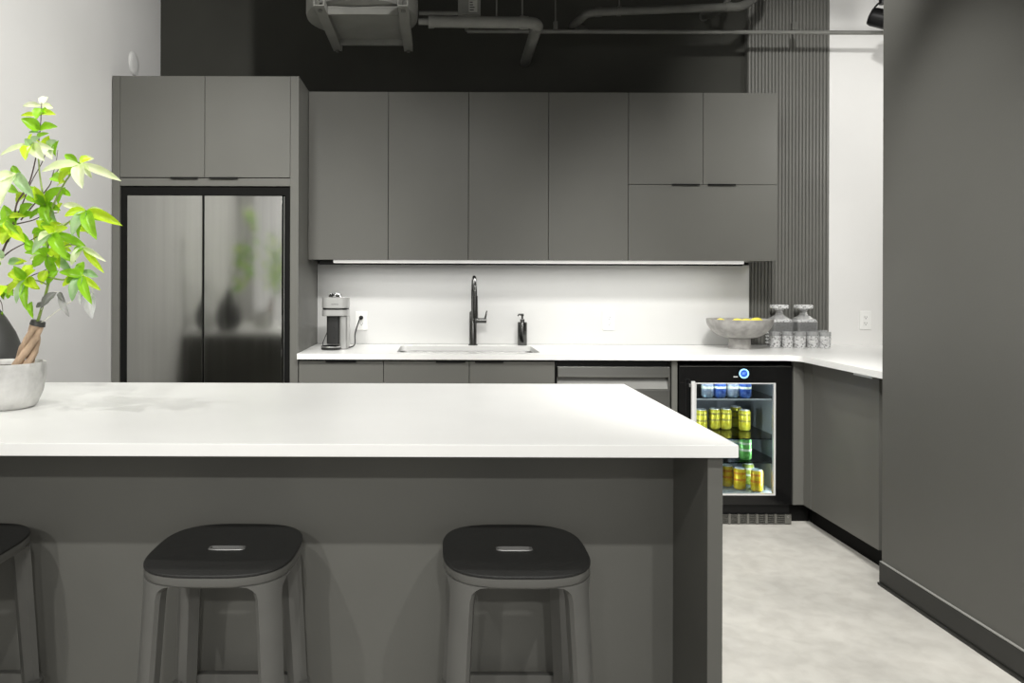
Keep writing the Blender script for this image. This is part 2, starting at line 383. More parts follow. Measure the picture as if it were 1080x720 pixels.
# under-cabinet light
lx0, lx1 = PX(352, 4.37), PX(783, 4.37)
t = thing('under_cabinet_light', 'long slim LED light bar under the wall cabinets', 'light', ((lx0 + lx1) / 2, 4.40, UB - .02))
M().box(PX(337, 4.4), lx1 + .01, 4.395, 4.44, UB - .027, UB + .001).build('housing', BLK, t)
M().box(lx0, lx1, 4.345, 4.394, UB - .018, UB - .0005, .004).build('diffuser', LED, t)

# ------------------------------------------------------------------ base cabinets
DB, DT = 0.105, 0.872
be = [PX(x, BF) for x in (315.2, 404.7, 495.2, 585.6)]
def base_box(t, x0, x1):
    M().box(x0 + .0008, x1 - .0008, BF + .021, BW - .002, DB, CB - .001).build('carcass', CARC, t)
    M().box(x0 + .0008, x1 - .0008, BF + .09, BF + .11, 0.0, DB - .001).build('toe_kick', CARC, t)
def pull(par, h0, h1, z=DT):
    M().box(PX(h0, BF), PX(h1, BF), BF - .012, BF + .006, z, z + .003, .0006).box(PX(h0, BF), PX(h1, BF), BF - .012, BF - .009, z - .006, z + .003).build('edge_pull', BLK, par)
t = thing('base_cabinet', 'charcoal base cabinet with one drawer front below the coffee machine', 'cabinet', ((be[0] + be[1]) / 2, BF, 0), 'base cabinets under the back worktop')
base_box(t, TX1 + .001, be[1])
d = M().box(be[0] + .0016, be[1] - .0016, BF, BF + .02, 0.62, DT, .0012).build('drawer', CABBASE, t); pull(d, 344, 376)
M().box(be[0] + .0016, be[1] - .0016, BF, BF + .02, DB, 0.617, .0012).build('drawer', CABBASE, t)
t = thing('base_cabinet', 'charcoal double-door base cabinet under the sink', 'cabinet', ((be[1] + be[3]) / 2, BF, 0), 'base cabinets under the back worktop')
for za, zb, ya, yb, xa, xb in ((DB, 0.66, BF + .021, BW - .002, be[1] + .0008, be[3] - .0008), (.66, CB - .001, BF + .021, BF + .03, be[1] + .0008, be[3] - .0008)):
    pass
M().box(be[1] + .0008, be[3] - .0008, BF + .021, BW - .002, DB, 0.64).box(be[1] + .0008, be[3] - .0008, BF + .021, BF + .03, .64, CB - .001).build('carcass', CARC, t)
M().box(be[1] + .0008, be[3] - .0008, BF + .09, BF + .11, 0.0, DB - .001).build('toe_kick', CARC, t)
for xa, xb, h0, h1 in ((be[1], be[2], 460, 491), (be[2], be[3], 501, 531)):
    d = M().box(xa + .0016, xb - .0016, BF, BF + .02, DB, DT, .0012).build('door', CABBASE, t); pull(d, h0, h1)

# dishwasher
wx0, wx1 = PX(588, BF), PX(706.5, BF)
t = thing('dishwasher', 'stainless dishwasher with recessed grip under the back worktop', 'dishwasher', ((wx0 + wx1) / 2, BF, 0))
M().box(wx0 - .004, wx1 + .004, BF + .04, BW - .01, 0.03, 0.872).build('tub', BLK, t)
z1, z2, z3 = PZ(386.3, BF, 640), PZ(397.8, BF, 640), PZ(409.5, BF, 640)
M().box(wx0, wx1, BF - .012, BF + .038, z2 + .002, z1, .003).build('control_panel', STEELH, t)
# pocket grip: sloping scoop between two cheeks
sc_ = M(); GRIP = mat('satin_grey_grip', (0.17, 0.17, 0.16), 0.6, 0.2, var=0.05)
ya, yb = BF - .012, BF + .016
sc_.loft([[Vector((x, ya, z3)), Vector((x, ya + .002, z3 - .004)), Vector((x, yb + .01, z3 - .004)), Vector((x, yb + .01, z2)), Vector((x, yb, z2)), Vector((x, yb, z2 - .012))] for x in (wx0 + .001, wx1 - .012)])
sc_.build('grip_pocket', GRIP, t)
M().box(wx1 - .0115, wx1, ya, BF + .036, z3 - .004, z2).build('grip_cheek', STEELH, t)
M().box(wx0, wx1, BF - .012, BF + .038, 0.11, z3 - .0045, .003).build('door', STEELH, t)
M().box(wx0 + .01, wx1 - .01, BF + .05, BF + .07, .0, .1).build('toe_kick', BLK, t)

# slim filler between the dishwasher and the cooler
tag(M().box(PX(708.6, BF), PX(714.6, BF), BF - .002, BW - .01, 0.0, CB - .002, .001).build('filler_panel', CABBASE),
    'narrow charcoal filler panel between dishwasher and beverage cooler', 'panel')

# ------------------------------------------------------------------ beverage cooler
gx0, gx1 = PX(716, BF), PX(835.6, BF)
gz1 = PZ(385, BF, 776)
t = thing('beverage_cooler', 'black glass-door beverage cooler lit inside and stocked with cans', 'beverage cooler', ((gx0 + gx1) / 2, BF, 0))
w = .03
M().box(gx0, gx0 + w, BF + .045, BW - .02, .05, gz1).box(gx1 - w, gx1, BF + .045, BW - .02, .05, gz1) \
   .box(gx0 + w, gx1 - w, BF + .045, BW - .02, gz1 - .06, gz1).box(gx0 + w, gx1 - w, BF + .045, BW - .02, .05, .14) \
   .box(gx0 + w, gx1 - w, BW - .06, BW - .02, .14, gz1 - .06).build('body', BLK, t)
ix0, ix1, iy0, iy1, iz0, iz1 = gx0 + w + .001, gx1 - w - .001, BF + .05, BW - .064, .141, gz1 - .062
M().box(ix0, ix0 + .004, iy0, iy1, iz0, iz1).box(ix1 - .004, ix1, iy0, iy1, iz0, iz1).box(ix0 + .004, ix1 - .004, iy1 - .004, iy1, iz0, iz1) \
   .box(ix0 + .004, ix1 - .004, iy0, iy1 - .004, iz0, iz0 + .004).build('liner', COOLIN, t)
# door: black frame, bright trim, glass
ox0, ox1, oz0, oz1 = PX(733.5, BF), PX(818, BF), PZ(522, BF, 800), PZ(403.5, BF, 776)
dr = M().box(gx0 + .001, gx1 - .001, BF - .004, BF + .042, oz1, gz1 - .001, .002).box(gx0 + .001, gx1 - .001, BF - .004, BF + .042, .107, oz0, .002) \
    .box(gx0 + .001, ox0, BF - .004, BF + .042, oz0, oz1).box(ox1, gx1 - .001, BF - .004, BF + .042, oz0, oz1)
door = dr.build('door', BLKG, t)
q = .010
M().box(ox0, ox0 + q * .5, BF - .006, BF + .012, oz0, oz1).box(ox1 - q, ox1, BF - .006, BF + .012, oz0, oz1) \
   .box(ox0 + q * .5, ox1 - q, BF - .006, BF + .012, oz1 - q * .6, oz1).box(ox0 + q * .5, ox1 - q, BF - .006, BF + .012, oz0, oz0 + q * .8).build('glass_trim', ALU, door)
M().box(ox0 + q * .5, ox1 - q, BF + .002, BF + .006, oz0 + q * .8, oz1 - q * .6).build('glass', PANE, door)
# bar handle
hx = PX(730.2, BF - .03)
hm = M().box(hx - .010, hx + .010, BF - .055, BF - .040, .20, PZ(401.8, BF - .045, 730), .003)
for z in (PZ(406, BF, 730), .23): hm.box(hx - .007, hx + .007, BF - .041, BF - .005, z - .008, z + .008, .001)
hm.build('bar_handle', ALU, door)
M().box(gx0 + .004, gx1 - .004, BF - .008, BF - .0045, gz1 - .008, gz1 - .0045).build('top_trim', STEELH, door)
# display
dc = P(784.6, 393.8, BF - .005)
rg = M(); rr = [(.0262, 0), (.0262, .003), (.0195, .003), (.0195, 0)]
rg.lathe(rr + [rr[0]], dc, 32, 'Y', False, False); rg.build('display_ring', RING, door, True)
M().lathe([(.019, 0), (.019, .0015)], dc, 32, 'Y').build('display', DISPB, door)
text('display_digits', '35\u00b0', .016, (dc.x, dc.y - .002, dc.z), DISPT, door)
lg = P(776, 397.2, BF - .0048)
M().box(lg.x - .012, lg.x + .011, lg.y - .001, lg.y + .001, lg.z - .003, lg.z + .0025, .0008).build('logo_plate', ALU, door)
# kick grille with slots
kz0, kz1 = .004, PZ(541.8, BF, 790)
gr = M(); gy0, gy1 = BF - .002, BF + .012
zz = [kz0, kz0 + .007]; nrow = 4; rh = (kz1 - kz0 - .012) / nrow
for i in range(nrow + 1):
    zc = kz0 + .006 + i * rh; gr.box(gx0 + .002, gx1 - .002, gy0, gy1, zc - .0022, zc + .0022)
step = 9.7 * BF / F
x = gx1 - .002 - .035
gr.box(x, gx1 - .002, gy0 - .0005, gy1, kz0, kz1, .001)
k = 0
while x - step * (k + 1) > gx0:
    xc = x - step * (k + 1); gr.box(xc - .006, xc + .006, gy0 - .0003, gy1, kz0, kz1); k += 1
g_ = gr.build('kick_grille', STEELH, t)
M().box(gx0 + .004, gx1 - .004, BF + .02, BF + .04, .002, .1).build('grille_backing', BLK, t)
M().lathe([(.005, 0), (.004, .002), (0.0005, .0025)], (gx1 - .019, gy0 - .0005, kz1 - .014), 12, 'Y').build('screw', CHROME, g_, True)
# glass shelves
shz = [.667, .452, .322]
for z in shz:
    s_ = M().box(ix0 + .005, ix1 - .005, iy0 + .008, iy1 - .006, z - .006, z, .001).build('shelf', SHELFG, t)
    M().box(ix0 + .005, ix1 - .005, iy0 + .002, iy0 + .0075, z - .008, z + .001, .001).build('shelf_edge', ALU if z > .6 else SHELFG, s_)
EMS = mat('cooler_lamp', (.9, .95, 1), .4, emit=(.85, .93, 1.0), estr=6.0)
M().box(ix0 + .03, ix1 - .03, iy0 + .004, iy0 + .02, iz1 - .012, iz1 - .002).build('lamp', EMS, t)

# cans
CANR, CANH = .0325, .121
def can_proto(kind, mt, band, label):
    t = thing('drink_can', label, 'can', (0, 0, 0), 'drink cans in the cooler')
    r = CANR
    m = M().lathe([(.023, 0), (.026, .002), (r, .010), (r, .046), (r, .074), (r, .106), (.0275, .115)], (0, 0, 0), 24)
    m.mi_(1).lathe([(r + .0002, .050), (r + .0003, .052), (r + .0003, .060), (r + .0002, .062)], (0, 0, 0), 24, 'Z', False, False)
    m.lathe([(r + .0002, .086), (r + .0003, .087), (r + .0003, .096), (r + .0002, .097)], (0, 0, 0), 24, 'Z', False, False)
    m.build('body', [mt, band], t, True)
    l = M().lathe([(.0276, .115), (.0276, .1185), (.027, .1195), (.0255, .1195), (.0245, .117), (.0005, .117)], (0, 0, 0), 24, 'Z', False, False).build('lid', ALU, t, True)
    M().box(-.008, .008, -.014, .004, .1172, .119, .0006).build('ring_pull', ALU, l)
    return t
protos = {}
def place_can(kind, mt, band, px, d, zs_, label):
    if kind not in protos: o = protos[kind] = can_proto(kind, mt, band, label)
    else: o = copy_tree(protos[kind])
    o['label'] = label; o.location = (PX(px, d, 450), d, zs_ + .0006); o.rotation_euler = (0, 0, random.uniform(-.6, .6))
    return o
CL = []
K = lambda *a: place_can(*a)
z = shz[0]
K('s', CANS, BANDW, 746, 4.13, z, 'silver-blue can farthest left on the top shelf of the cooler')
K('b', CANB, BANDW, 759.2, 4.13, z, 'blue can second from the left on the top shelf of the cooler')
K('s', CANS, BANDW, 772.4, 4.13, z, 'silver-blue can left of the darkest blue can on the top cooler shelf')
K('b', CANB, BANDW, 785.6, 4.12, z, 'dark blue can at the right end of the top cooler shelf')
z = shz[1]
K('y', CANY, BANDD, 739.6, 4.31, z, 'yellow can half cut off by the cooler door trim, leftmost on the second shelf')
K('y', CANY, BANDD, 753.3, 4.34, z, 'second yellow can from the left on the second cooler shelf')
K('y', CANY, BANDD, 765.4, 4.34, z, 'yellow can in the middle of the row on the second cooler shelf')
K('y', CANY, BANDD, 776, 4.42, z, 'yellow can set back between two others on the second cooler shelf')
K('y', CANY, BANDD, 785.2, 4.30, z, 'yellow can standing foremost at the right end of the second cooler shelf')
z = shz[2]
K('g', CANG, BANDW, 786.2, 4.14, z, 'bright green can alone at the front of the third cooler shelf')
K('s', CANS, BANDW, 774.3, 4.20, z, 'silver can left of the green can on the third cooler shelf')
z = iz0 + .004
K('o', CANO, BANDR, 754.6, 4.20, z, 'orange can on the cooler floor hidden partly by the island end panel')
K('o', CANO, BANDR, 767.0, 4.25, z, 'orange-yellow can second from left on the cooler floor')
K('o', CANO, BANDR, 780.3, 4.19, z, 'orange-yellow can in the middle of the front row on the cooler floor')
K('l', CANL, BANDW, 789, 4.30, z, 'lime can set back behind the gap between two orange cans on the cooler floor')
K('o', CANO, BANDR, 798.5, 4.15, z, 'orange can standing foremost and rightmost on the cooler floor')

# ------------------------------------------------------------------ corner filler, right-hand base cabinet
tag(M().box(PX(837.5, BF), RDX + .02, BF + .005, BF + .03, DB, CB - .002).mi_(1).box(PX(837.5, BF), RDX + .058, BF + .06, BF + .09, 0, DB - .001).build('corner_filler', [CABBASE, CARC]),
    'dark corner filler strip right of the beverage cooler', 'panel')
ry0, ry1 = P(0, 0, 1).y * 0 + 3.335, 3.935
t = thing('corner_cabinet', 'charcoal base cabinet on the right facing the cooler, lit diagonally', 'cabinet', (RDX, (ry0 + ry1) / 2, 0))
M().box(RDX + .022, RX1 - .01, 3.34, 4.0, DB, CB - .001).build('carcass', CARC, t)
M().box(RDX + .09, RX1 - .01, RWY + .005, 3.339, DB, CB - .001).build('end_filler', CARC, t)
M().box(RDX + .06, RDX + .075, RWY + .005, 4.07, 0, DB - .001).build('toe_kick', CARC, t)
d = M().box(RDX, RDX + .02, ry0, ry1, DB, DT, .0012).build('door', CABBASE, t)
M().box(RDX - .012, RDX + .006, 3.37, 3.52, DT, DT + .003, .0006).box(RDX - .012, RDX - .009, 3.37, 3.52, DT - .006, DT + .003).build('edge_pull', ALU, d)
M().box(RDX, RDX + .02, ry1 + .004, 4.018, DB, DT, .0012).build('corner_post', CABBASE, t)

# ------------------------------------------------------------------ L-shaped worktop with sink cut-out
SX0, SX1, SY0, SY1 = -.225, .562, 4.085, 4.525
RE = 1.918
outer = [(TX1 + .0015, BS - .0005), (TX1 + .0015, CF)]
rc = .075
for k in range(9):
    a = R(90 - 90 * k / 8); outer.append((RE - rc + rc * math.cos(a), CF - rc + rc * math.sin(a)))
outer += [(RE, RWY + .002), (RX1 - .002, RWY + .002), (RX1 - .002, 4.688), (FR + .002, 4.688), (FR + .002, 4.672), (PX(790, BS), 4.672), (PX(790, BS), BS - .0005)]
hole = [(x, y) for x, y in rrect((SX0 + SX1) / 2, (SY0 + SY1) / 2, (SX1 - SX0) / 2, (SY1 - SY0) / 2, .03, 4)]
def slab(outer, hole, z0, z1, bev=.002):
    bm = bmesh.new()
    es = []
    for loop in (outer, hole):
        vs = [bm.verts.new((x, y, z1)) for x, y in loop]
        for i in range(len(vs)): es.append(bm.edges.new((vs[i], vs[(i + 1) % len(vs)])))
    bmesh.ops.triangle_fill(bm, use_beauty=True, edges=es)
    r = bmesh.ops.extrude_face_region(bm, geom=list(bm.faces))
    for g in r['geom']:
        if isinstance(g, bmesh.types.BMVert): g.co.z = z0
    bmesh.ops.recalc_face_normals(bm, faces=bm.faces)
    return M().addbm(bm)
wt = slab(outer, hole, CB, CT).build('worktop', QUARTZ)
tag(wt, 'white L-shaped quartz worktop along the back wall with sink cut-out', 'worktop')

# sink
t = thing('sink', 'stainless undermount sink set into the back worktop', 'sink', ((SX0 + SX1) / 2, (SY0 + SY1) / 2, CB - .2))
cx_, cy_, hx_, hy_ = (SX0 + SX1) / 2, (SY0 + SY1) / 2, (SX1 - SX0) / 2 - .002, (SY1 - SY0) / 2 - .002
rings = []
for dx, z, rad in ((.02, CB - .001, .04), (.0, CB - .001, .03), (-.004, CB - .01, .03), (-.008, CB - .18, .04), (-.03, CB - .2, .05), (-.2, CB - .206, .015)):
    hy2 = hy_ + dx; rings.append([Vector((x, y, z)) for x, y in rrect(cx_, cy_, hx_ + dx, hy2, rad, 5)])
M().loft(rings, False, True).build('basin', STEELS, t, True)
M().lathe([(.045, .0), (.045, .003), (.03, .004), (.01, .001)], (cx_, cy_, CB - .2055), 24).build('drain', CHROME, t, True)

# tap
td = 4.585; tx = PX(499, td)
t = thing('kitchen_tap', 'tall dark gunmetal gooseneck tap behind the sink', 'tap', (tx, td, CT))
M().lathe([(.0285, 0), (.0285, .006), (.024, .008)], (tx, td, CT), 28).build('base', GUN, t, True)
M().lathe([(.0225, .008), (.0225, .20), (.018, .206), (.013, .21)], (tx, td, CT), 28).build('body', GUN, t, True)
zt = PZ(290.5, td, 499)
sp = [Vector((tx - .004, td, CT + .208)), Vector((tx - .004, td, CT + .33))]
Rr = .085; zc = zt - Rr - .012
dirv = Vector((.025, -1, 0)).normalized()
sp = [Vector((tx, td, CT + .208)), Vector((tx, td, zc - .04))]
for k in range(13):
    a = R(180 - 180 * k / 12); sp.append(Vector((tx, td, zc)) + dirv * (Rr + Rr * math.cos(a)) + Vector((0, 0, Rr * math.sin(a))))
end = sp[-1]
sp.append(end - Vector((0, 0, .03)))
M().tube(sp, .0115, 16).build('spout', GUN, t, True)
M().lathe([(.0105, 0), (.0155, -.004), (.0175, -.13), (.0165, -.136), (.01, -.137)], (end.x, end.y, end.z - .022), 24).build('spray_head', GUN, t, True)
hz = PZ(338, td, 508)
lv = M().cyl((tx + .018, td, hz), (PX(513, td), td, hz), .0155, n=20)
lv.build('valve_barrel', GUN, t, True)
M().tube([(PX(511.5, td), td - .002, hz + .008), (PX(512.4, td), td - .004, hz + .03), (PX(513.4, td), td - .008, PZ(327.5, td, 513))], [.0065, .005, .0035], 10).build('lever', GUN, t, True)

# soap dispenser
sx = PX(551, td)
t = thing('soap_dispenser', 'dark round soap dispenser with pump right of the tap', 'soap dispenser', (sx, td, CT))
M().lathe([(.027, 0), (.029, .003), (.029, .138), (.027, .142), (.013, .142)], (sx, td, CT + .0005), 28).build('bottle', GUN, t, True)
p_ = M().lathe([(.0135, .1425), (.0135, .158), (.012, .161), (.006, .161), (.006, .178), (.0095, .179), (.0095, .192), (.007, .195)], (sx, td, CT), 20).build('pump', GUN, t, True)
M().tube([(sx + .003, td, CT + .188), (sx - .022, td - .018, CT + .190), (sx - .03, td - .024, CT + .182)], [.006, .0055, .004], 10).build('nozzle', GUN, p_, True)

# outlets
def outlet(px, py, d, label, plug=False):
    c = P(px, py, d); t = thing('wall_outlet', label, 'outlet', (c.x, d, c.z), 'white wall outlets')
    M().box(c.x - .036, c.x + .036, d - .006, d - .0003, c.z - .058, c.z + .058, .002).build('cover_plate', WPLAS, t)
    M().box(c.x - .017, c.x + .017, d - .0085, d - .0062, c.z - .034, c.z + .034, .001).build('receptacle', WPLAS, t)
    for s in (-1, 1):
        zc = c.z + s * .019
        if plug and s > 0: continue
        m = M().box(c.x - .008, c.x - .0055, d - .0092, d - .0086, zc - .002, zc + .007).box(c.x + .0055, c.x + .008, d - .0092, d - .0086, zc - .002, zc + .006)
        m.lathe([(.003, 0), (.003, .0006)], (c.x, d - .0086, zc - .008), 10, 'Y')
        m.build('socket', CAVITY, t)
    return c
oc = outlet(381.3, 338, BS, 'white wall outlet with a black plug beside the coffee machine', True)
outlet(641.8, 338, BS, 'white wall outlet on the backsplash between soap dispenser and bowl')
outlet(912.3, 337.6, 4.69, 'white wall outlet on the white wall at far right')

# ------------------------------------------------------------------ coffee machine
kd = 4.30
kx0, kx1 = PX(340.8, kd), PX(367.6, kd); kc = (kx0 + kx1) / 2; hw = (kx1 - kx0) / 2
t = thing('coffee_machine', 'grey and black pod coffee machine in the left corner of the worktop', 'coffee machine', (kc, kd, CT))
def rb(m, xa, xb, ya, yb, z0, z1, r, inset=.003):
    rs = []
    for z, i in ((z0, inset), (z0 + inset, 0), (z1 - inset, 0), (z1, inset)):
        rs.append([Vector((x, y, z)) for x, y in rrect((xa + xb) / 2, (ya + yb) / 2, (xb - xa) / 2 - i, (yb - ya) / 2 - i, r, 6)])
    return m.loft(rs)
SHELL = mat('grey_gloss_shell', (0.42, 0.42, 0.41), 0.3, 0.2, var=0.04)
CHAMP = mat('silver_body', (0.50, 0.50, 0.49), 0.28, 0.8, var=0.04)
zz = lambda y: PZ(y, kd, 354)
rb(M(), kx0, kx1, kd - .07, kd + .10, zz(332.8), zz(326.3), .035).build('brew_head', SHELL, t, True)
rb(M(), kx0 + .003, kx1 - .003, kd - .066, kd + .095, zz(326.2), zz(324.9), .033, .001).build('head_seam', BLK, t, True)
rb(M(), kx0, kx1, kd - .07, kd + .10, zz(324.8), zz(313.2), .035, .004).build('lid', SHELL, t, True)
lk = M().lathe([(.04, 0), (.038, .012), (.028, .020), (.012, .023)], (kc - .003, kd + .01, zz(313.1)), 24).build('locking_knob', CHROME, t, True)
M().box(kc - .030, kc - .008, kd - .035, kd - .012, zz(313) + .004, zz(313) + .021, .003).build('knob_grip', BLKG, lk)
text('logo', 'NESPRESSO', .0085, (kc + .004, kd - .0704, zz(320.6)), CAVITY, t)
rb(M(), kx0 + .024, PX(359, kd), kd - .028, kd + .06, zz(362.5), zz(332.9), .012).build('cup_bay', CAVITY, t, True)
rb(M(), PX(358.6, kd), kx1 - .001, kd - .045, kd + .10, CT + .002, zz(332.9), .012).build('side_column', CHAMP, t, True)
m = M()
for yy in (345, 355.5): m.lathe([(.004, 0), (.004, .003)], (kc - .004, kd - .0282, zz(yy)), 10, 'Y')
m.build('button', BLK, t)
rb(M(), kx0 + .01, kx1 - .006, kd - .03, kd + .1, CT + .0005, CT + .018, .03).build('base', BLK, t, True)
M().lathe([(.052, 0), (.056, .004), (.056, .012), (.05, .016), (.046, .013), (.01, .013)], (PX(351, kd), kd - .062, CT + .0005), 28).build('drip_tray', CAVITY, t, True)
M().lathe([(.0565, .016), (.0575, .019), (.0565, .022), (.0535, .019), (.0565, .016)], (PX(351, kd), kd - .062, CT + .0005), 28, 'Z', False, False).build('cup_ring', CHROME, t, True)
pl = Vector((oc.x - .001, BS - .011, oc.z + .019))
cp = spline([(kx1 - .02, kd + .07, CT + .008), (kx1 + .006, kd + .04, CT + .006), (kx1 + .03, kd + .06, CT + .022), P(374.5, 352, 4.5), P(378, 340, 4.6), (pl.x, pl.y - .03, pl.z + .004), (pl.x, pl.y - .012, pl.z)], 6)
cd = M().tube(cp, .0036, 8).build('power_cord', BLK, t, True)
M().lathe([(.011, 0), (.0135, .004), (.012, .02), (.006, .024)], (pl.x, BS - .0093, pl.z), 16, 'Y').build('plug', BLK, cd, True)
M().tube(spline([P(345.5, 349, 4.36), P(342.3, 357, 4.37), P(340.3, 363, 4.375), (kx0 + .005, 4.375, CT + .006), (kx0 + .03, 4.38, CT + .005)], 5), .0022, 6).build('hose', BLK, t, True)

# ------------------------------------------------------------------ bowl and lemons
bd = 4.40; bx = PX(780, bd)
zb = lambda y: PZ(y, bd, 780)
rim = 33.4 * bd / F; pr = 11.4 * bd / F; ph = .062; hb = zb(336.6) - CT
t = thing('footed_bowl', 'grey stone footed bowl of lemons on the back worktop', 'bowl', (bx, bd, CT))
prof = [(pr * .995, ph + .002)]
for k in range(1, 13):
    a = k / 12 * 90; prof.append((pr + (rim - pr) * math.sin(R(a)) ** .9, ph + .002 + (hb - ph) * (1 - math.cos(R(a))) ** .85))
prof += [(rim - .004, hb + .001), (rim - .012, hb - .002)]
for k in range(11, 0, -1):
    a = k / 12 * 90; prof.append(((rim - .014) * math.sin(R(a)) ** .9, ph + .018 + (hb - ph - .02) * (1 - math.cos(R(a))) ** .85))
M().lathe(prof, (bx, bd, CT), 56).build('bowl', BOWLM, t, True)
M().lathe([(pr, .0005), (pr, .01), (pr * .99, ph)], (bx, bd, CT), 40).build('foot', BOWLM, t, True)
def lemon_mesh():
    m = M(); pr_ = []
    for k in range(15):
        u = -1 + 2 * k / 14
        rr_ = .031 * (max(0, 1 - abs(u) ** 2.3)) ** .5
        if k in (1, 13): rr_ = max(rr_, .008)
        pr_.append((max(rr_, .002 if k in (0, 14) else rr_), u * .044))
    m.lathe(pr_, (0, 0, 0), 20, 'X'); return m
lem0 = None
lz = CT + hb
spots = [(760, 4.415, -.026, 'lemon nearest the left rim of the stone bowl', .95), (772.5, 4.345, -.033, 'lemon second from the left in the stone bowl', .95),
         (787, 4.365, -.025, 'lemon left of the fullest lemon on the right in the stone bowl', 2.16), (797.5, 4.405, -.021, 'large lemon nearest the right rim of the stone bowl', 2.16),
         (779, 4.475, -.030, 'lemon lying behind the front lemons in the stone bowl', .1)]
for i, (px, d, dz, lab, rz) in enumerate(spots):
    if lem0 is None: o = lem0 = lemon_mesh().build('lemon', LEMON, None, True)
    else: o = lem0.copy(); COL.objects.link(o)
    o.location = (PX(px, d), d, lz + dz); o.rotation_euler = (0, .05 * i, rz)
    tag(o, lab, 'lemon', 'lemons in the stone bowl')

# ------------------------------------------------------------------ decanters and tumblers
def sq_ring(cx, cy, z, h, r, n=3): return [Vector((x, y, z)) for x, y in rrect(cx, cy, h, h, r, n)]
def decanter(label):
    t = thing('decanter', label, 'decanter', (0, 0, 0), 'crystal decanters')
    rs = []
    for h, z, r in ((.052, .0006, .008), (.058, .004, .010), (.060, .09, .010), (.061, .150, .012), (.056, .165, .018), (.040, .178, .02), (.026, .190, .02), (.019, .203, .016), (.018, .216, .015), (.024, .221, .02), (.024, .225, .02),
                    (.013, .2255, .011), (.013, .20, .011), (.030, .175, .02), (.049, .155, .012), (.053, .145, .008), (.052, .03, .008), (.045, .022, .008)):
        rs.append(sq_ring(0, 0, z, h, min(r, h * .95)))
    m = M().loft(rs[:2], True, False).mi_(0).loft(rs[1:4], False, False).mi_(1).loft(rs[3:5], False, False).mi_(0).loft(rs[4:10], False, False).mi_(1).loft(rs[9:12], False, False).mi_(0).loft(rs[11:], False, True)  # whitened shoulder and lip bands paint bright edge outlines
    m.mi_(1)
    # cut facets: diamond studs on the lower half of each face
    for s in (0, 1, 2, 3):
        q_ = Matrix.Rotation(s * math.pi / 2, 4, 'Z')
        for i in range(5):
            for j in range(4):
                x_, z_ = -.042 + i * .021, .02 + j * .02
                y_ = -.0595
                vs = [q_ @ Vector(v) for v in ((x_ - .0095, y_, z_), (x_, y_, z_ - .0095), (x_ + .0095, y_, z_), (x_, y_, z_ + .0095), (x_, y_ - .008, z_))]
                m.add(vs, [(0, 1, 4), (1, 2, 4), (2, 3, 4), (3, 0, 4)])
    m.build('bottle', [CRYSTAL, CUT], t)
    rs = [sq_ring(0, 0, z, h, r) for h, z, r in ((.010, .205, .008), (.0115, .2262, .010), (.015, .2275, .010), (.039, .231, .008), (.042, .236, .008), (.042, .250, .008), (.037, .254, .008))]
    M().loft(rs).build('stopper', CUT, t)
    return t
dd = 4.59
d0 = decanter('square crystal decanter close behind the bowl rim'); d0.location = (PX(822, dd), dd, CT)
d1 = copy_tree(d0); d1['label'] = 'square crystal decanter standing farther right, clear of the bowl'; d1.location = (PX(847.5, dd), dd, CT); d1.rotation_euler = (0, 0, .0)
def tumbler(label):
    t = thing('tumbler', label, 'glass', (0, 0, 0), 'cut crystal tumblers')
    n = 16; rs = []
    def ring(r, z, o=0.0): return [Vector((r * math.cos(2 * math.pi * (i + o) / n), r * math.sin(2 * math.pi * (i + o) / n), z)) for i in range(n)]
    rs.append(ring(.028, .0006))
    for k in range(7): rs.append(ring(.0312 + .0004 * k + (.0022 if k % 2 else 0), .004 + k * .0105, .5 * (k % 2)))
    rs += [ring(.0340, .072), ring(.0345, .0975), ring(.033, .098), ring(.0315, .066), ring(.030, .03), ring(.026, .018)]
    m = M().mi_(1).loft(rs[:9], True, False).mi_(0).loft(rs[8:], False, True)
    m.build('glass_body', [CRYSTAL, CUT], t)
    return t
tl = ['cut crystal tumbler nearest the bowl, at the left end of the glasses', 'cut crystal tumbler second from the left in the row of glasses',
      'cut crystal tumbler in front of the right decanter', 'cut crystal tumbler in front of the right decanter\'s right edge', 'cut crystal tumbler foremost at the right end of the row',
      'cut crystal tumbler half hidden behind the rightmost one']
g0 = None
for i, (px, d) in enumerate(((817.2, 4.455), (830.7, 4.47), (843.8, 4.435), (857.2, 4.455), (870.3, 4.435), (866.5, 4.59))):
    o = tumbler(tl[0]) if g0 is None else copy_tree(g0)
    if g0 is None: g0 = o
    o.scale = (.93, .93, 1.0); o['label'] = tl[i]; o.location = (PX(px, d), d, CT); o.rotation_euler = (0, 0, .3 * i)

# ------------------------------------------------------------------ kitchen island
IY0, IY1, IXR = 1.736, 2.808, .700
IXL = LWX + .003
tag(M().box(IXL, IXR, IY0, IY1, CB, CT, .0025).build('island_worktop', QUARTZ), 'thick white quartz island worktop in the foreground', 'worktop')
t = thing('kitchen_island', 'charcoal kitchen island base behind the stools', 'island', (0, 2.4, 0))
pf = 2.02; ex1 = PX(763, 1.765); ex0 = PX(747, 1.765)
M().box(IXL, ex0 - .0005, pf, pf + .03, 0, CB - .001).build('front_panel', ISL, t)
M().box(ex0, ex1, 1.765, IY1 - .03, 0, CB - .001, .0015).build('end_panel', ISL, t)
M().box(IXL, ex0 - .0005, pf + .031, IY1 - .05, .1, CB - .001).build('carcass', CARC, t)
nx = 5; wid = (ex0 - .001 - IXL) / nx
for i in range(nx):
    M().box(IXL + i * wid + .002, IXL + (i + 1) * wid - .002, IY1 - .049, IY1 - .03, .1, CB - .005, .001).build('door', CAB, t)
M().box(IXL, ex0 - .0005, pf - .012, pf - .0005, 0, .09, .002).build('kick_board', BASEB, t)

